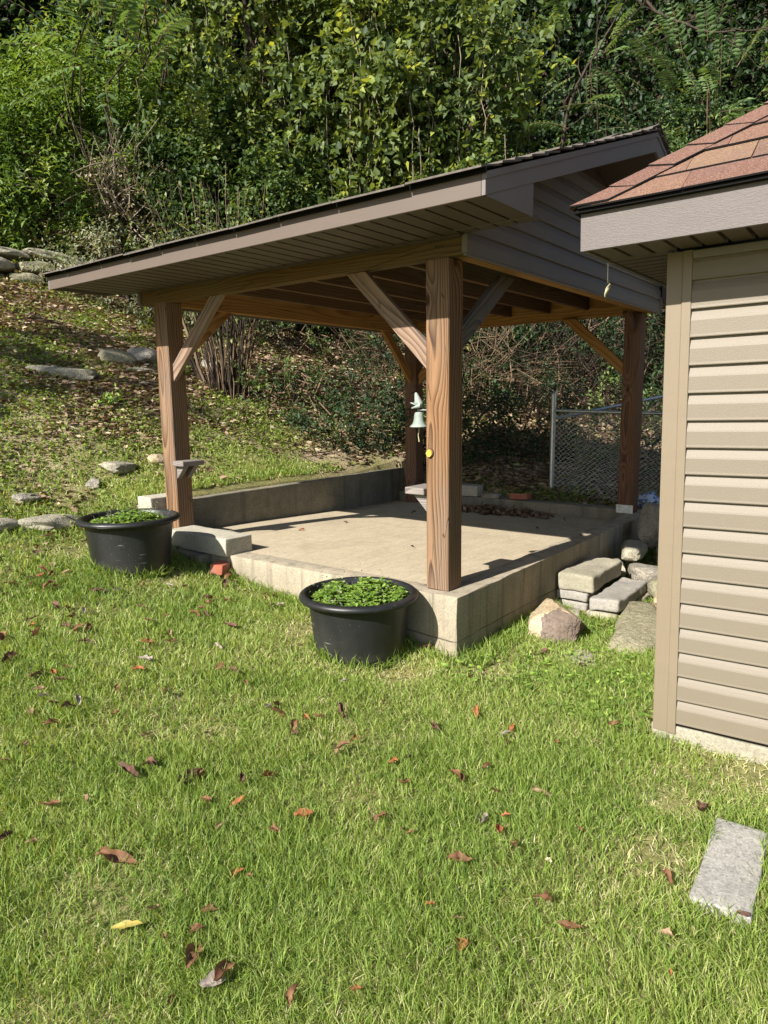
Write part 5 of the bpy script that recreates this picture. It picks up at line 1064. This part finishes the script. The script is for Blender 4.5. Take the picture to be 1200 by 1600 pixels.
# bare leaning branches at the upper right
def branch(name, pts, r0, label):
    p = np.array(pts, float); t = np.linspace(0, 1, len(p)); tt = np.linspace(0, 1, 22); P = np.stack([np.interp(tt, t, p[:, k]) for k in range(3)], 1)+np.cumsum(RNG.normal(size=(22, 3))*.012, 0)
    ps = [P]; rs = [np.linspace(r0, r0*.3, 22)]
    for k in range(12):
        i = RNG.integers(4, 21); L = RNG.uniform(.3, 1.0); D = unit(RNG.normal(size=3)+[0, 0, -.2]); u = np.linspace(0, 1, 6)[:, None]; ps.append(P[i]+D*L*u+RNG.normal(size=3)*.25*L*u*u); rs.append(np.linspace(r0*.35, .003, 6))
    return tag(tube_obj(name, ps, rs, B_DARK, None, 6), label, 'branch')
A1 = azp(24.5, 12.0, 2.9); A2 = azp(19.5, 11.8, 5.6); branch('bare_branch', [A1, (Vector(A1)+Vector(A2))/2+Vector((0, .2, .15)), A2], .034, 'thick bare leaning branch above the gable peak')
A1 = azp(21.5, 11.2, 6.3); A2 = azp(10, 10.8, 4.9); branch('bare_branch', [A1, azp(17.5, 11, 5.25), azp(14, 11, 5.0), A2], .026, 'thin forked bare branch crossing the upper right corner')
# shrubs and dark growth on the right behind the fence
woody('leafy_shrub', C3(27, 12.5, 1.2), (1.6, 1.5, 1.9), 'shaded green shrub behind the gable peak', 'shrub', L_MID, 260, 5, 9, .4, .09, .05, group=SHG, seed=12, up=.2, droop=.2)
woody('leafy_shrub', C3(19.5, 12.2, 1.6), (1.7, 1.5, 2.1), 'dark green shrub between the two roofs', 'shrub', L_DEEP, 300, 5, 9, .4, .09, .04, group=SHG, seed=13, up=.2, droop=.2)
woody('leafy_shrub', C3(12.5, 12.0, 1.8), (1.8, 1.5, 2.3), 'fine leaved green shrub above the shed roof', 'shrub', L_MID, 320, 5, 10, .42, .08, .025, group=SHG, seed=14, up=.2, droop=.3)
woody('leafy_shrub', C3(6.5, 11.5, 2.0), (1.6, 1.4, 2.2), 'green shrub behind the shed roof at the right edge', 'shrub', L_MID, 240, 5, 9, .42, .08, .03, group=SHG, seed=15, up=.2, droop=.2)
# under the roof line: evergreen undergrowth, brown twiggy brush
def brush(az, r, dz, rad, n, label, seed, L=.9):
    return tangle('twiggy_brush', C3(az, r, dz), rad, n, L, label, 'brush', B_MID if seed % 2 else B_DARK, .0055, .1, seed)
brush(36.5, 10.6, .75, (.9, .9, .8), 330, 'bare tangled twigs behind the far left corner of the pad', 3)
brush(28.0, 10.0, .75, (1.2, 1.0, .85), 330, 'large tangle of grey twigs between the near and far right posts', 5)
brush(21.5, 10.2, .7, (1.3, 1.0, .8), 380, 'brown dead vines above the chain link fence', 6)
brush(15.5, 10.0, .9, (.8, .8, .8), 160, 'brown twigs behind the far right post', 8)
UG = 'low evergreen growth on the shaded bank'
for i, (az, r, dz, rad, n, lab) in enumerate(((45, 8.9, .05, (.9, .7, .28), 150, 'low shaded evergreen patch behind the retaining wall'), (40.5, 8.3, .05, (.9, .6, .30), 150, 'dark low growth left of the far post'), (31.5, 8.6, .25, (1.0, .7, .65), 200, 'dark undergrowth right of the far post'), (26.5, 8.8, .25, (.9, .7, .6), 180, 'dark undergrowth beside the fence post'),
        (43.5, 11.2, .5, (1.0, .7, .8), 150, 'shaded bush uphill of the pavilion'), (35.5, 9.6, .35, (.9, .7, .8), 150, 'dark bush partly hidden by the near post'), (18.0, 9.2, .25, (1.3, .9, .5), 150, 'grassy growth seen through the chain link fence'), (22, 10.4, 1.2, (1.4, 1.0, 1.0), 220, 'dark ivy mass above the fence'), (28.5, 10.8, 1.2, (1.5, 1.0, 1.2), 300, 'dark ivy mass behind the twig tangle'), (37, 11.5, 1.0, (1.4, 1.0, 1.2), 220, 'dark ivy mass behind the far post'), (15, 10.4, 1.1, (1.0, 1.0, 1.1), 180, 'dark ivy mass beside the shed wall'))):
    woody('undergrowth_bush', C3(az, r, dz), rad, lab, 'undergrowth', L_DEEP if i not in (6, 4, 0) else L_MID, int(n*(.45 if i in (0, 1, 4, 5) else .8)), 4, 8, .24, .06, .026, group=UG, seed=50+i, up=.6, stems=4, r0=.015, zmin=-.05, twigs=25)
# many stemmed bush seen under the beam
t = empty('multi_stemmed_bush', azp(49.8, 8.75, 0), label='large bush with a fan of many bare upright stems on the bank', cat='bush')
ps = []; rs = []
for i in range(88):
    a = q.uniform(0, 6.28); rb_ = q.uniform(.02, .26); b0 = np.array([rb_*math.cos(a), rb_*math.sin(a), -.06]); ln = q.uniform(1.3, 2.6); sp_ = q.uniform(.05, .34)*ln; u = np.linspace(0, 1, 9)[:, None]
    p = b0+np.array([0, 0, 1])*ln*u+np.array([math.cos(a), math.sin(a), 0])*sp_*(u**1.3)+RNG.normal(size=3)*[.1, .1, 0]*u*u+RNG.normal(size=(9, 3))*.012; ps.append(p); rs.append(np.linspace(q.uniform(.005, .012), .003, 9))
for i in range(3): ps[i] = np.linspace(np.array([-.12, .2, -.05]), np.array([-.42-.1*i, .62+.12*i, 1.5]), 9)+RNG.normal(size=(9, 3))*.015; rs[i] = np.linspace(.026, .014, 9)
for k_ in range(88): tube_obj('stem', ps[k_:k_+1], rs[k_:k_+1], (B_MID, B_DARK, B_DARK)[k_ % 3], t, 5)
E_ = np.concatenate([p[5:] for p in ps]); leaf_obj('crown', shoots(E_, unit(RNG.normal(size=(len(E_), 3))+[0, 0, .5]), .3, 5, .07, .035), L_MID, t)
# little fresh plants
for i, (x, y, lab) in enumerate(((2.35, 5.35, 'leafy green sprout left of the many stemmed bush'), (3.9, 3.3, 'small bright green plant on the bank behind the retaining wall'), (.9, 4.55, 'bright yellow green sprout below the mossy rock'))):
    B = np.tile(np.array(gl(x, y, .02)), (9, 1))+RNG.normal(size=(9, 3))*.02; D = unit(RNG.normal(size=(9, 3))*[.6, .6, .1]+[0, 0, .8])
    tag(leaf_obj('small_plant', shoots(B, D, .16, 6, .07, .03), L_CLOVER), lab, 'plant')
# dark woodland filling everything behind
P = []
for k in range(6900):
    az = math.radians(RNG.uniform(-4, 82)); r = RNG.uniform(15.0, 22) if k % 3 else RNG.uniform(14.6, 17); x = EYE.x+r*math.cos(az); y = EYE.y+r*math.sin(az); P.append((x, y, float(gz(x, y))+RNG.uniform(0, 9)))
P = np.array(P); B = np.repeat(P, 4, 0)+RNG.normal(size=(len(P)*4, 3))*.35; D = unit(RNG.normal(size=B.shape)+[-.5, -.3, .2])
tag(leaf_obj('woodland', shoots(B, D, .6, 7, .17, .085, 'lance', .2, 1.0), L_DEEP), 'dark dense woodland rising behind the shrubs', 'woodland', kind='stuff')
TG = 'woodland trees behind the shrubs'
for i, az in enumerate((71, 66, 61, 55, 49, 43, 37, 31, 26, 20, 15, 9, 3)):
    b_ = azp(az+q.uniform(-1.5, 1.5), q.uniform(16, 19.5)); top = b_+Vector((q.uniform(-1.2, 1.2), q.uniform(-1.2, 1.2), q.uniform(9, 11)))
    ps, rs = trunk_paths((0, 0, -.3), [top-b_]+[top-b_+Vector((q.uniform(-2, 2), q.uniform(-2, 2), q.uniform(-3, 0))) for _ in range(4)], .5, .16, .03, 9); t = empty('woodland_tree', b_, label='dark tree trunk standing in the woodland, number counted from the left' if False else ('woodland tree with dark trunk, '+('at the far left edge', 'behind the left shrub', 'above the yellow green shrub', 'behind the dead tangle', 'left of the vine draped trees', 'behind the first vine draped tree', 'behind the middle vine draped tree', 'behind the right vine draped tree', 'right of the vine draped trees', 'behind the leaning branch', 'above the gap between the roofs', 'above the shed roof', 'beyond the right picture edge')[i]), cat='tree', group=TG)
    tube_obj('trunk', ps, rs, B_DARK, t, 7)
    c_ = np.array([0, 0, 7.5]); P, d = shell(150, c_, (2.4, 2.4, 3.2), .4, 1, seed=i)
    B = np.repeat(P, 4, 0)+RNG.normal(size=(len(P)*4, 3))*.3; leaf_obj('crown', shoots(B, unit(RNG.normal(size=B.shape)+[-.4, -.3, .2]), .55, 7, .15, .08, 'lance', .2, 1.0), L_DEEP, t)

# tree standing on the bank left of the picture; its shade falls across the grass
woody('bank_tree', (-6.6, 6.9, 6.6), (1.7, 1.5, 1.2), 'tree on the bank beyond the left picture edge shading the slope', 'tree', L_MID, 110, 4, 8, .45, .12, .07, up=.3, seed=90, r0=.12, stems=7, rough=.35, twigs=20)
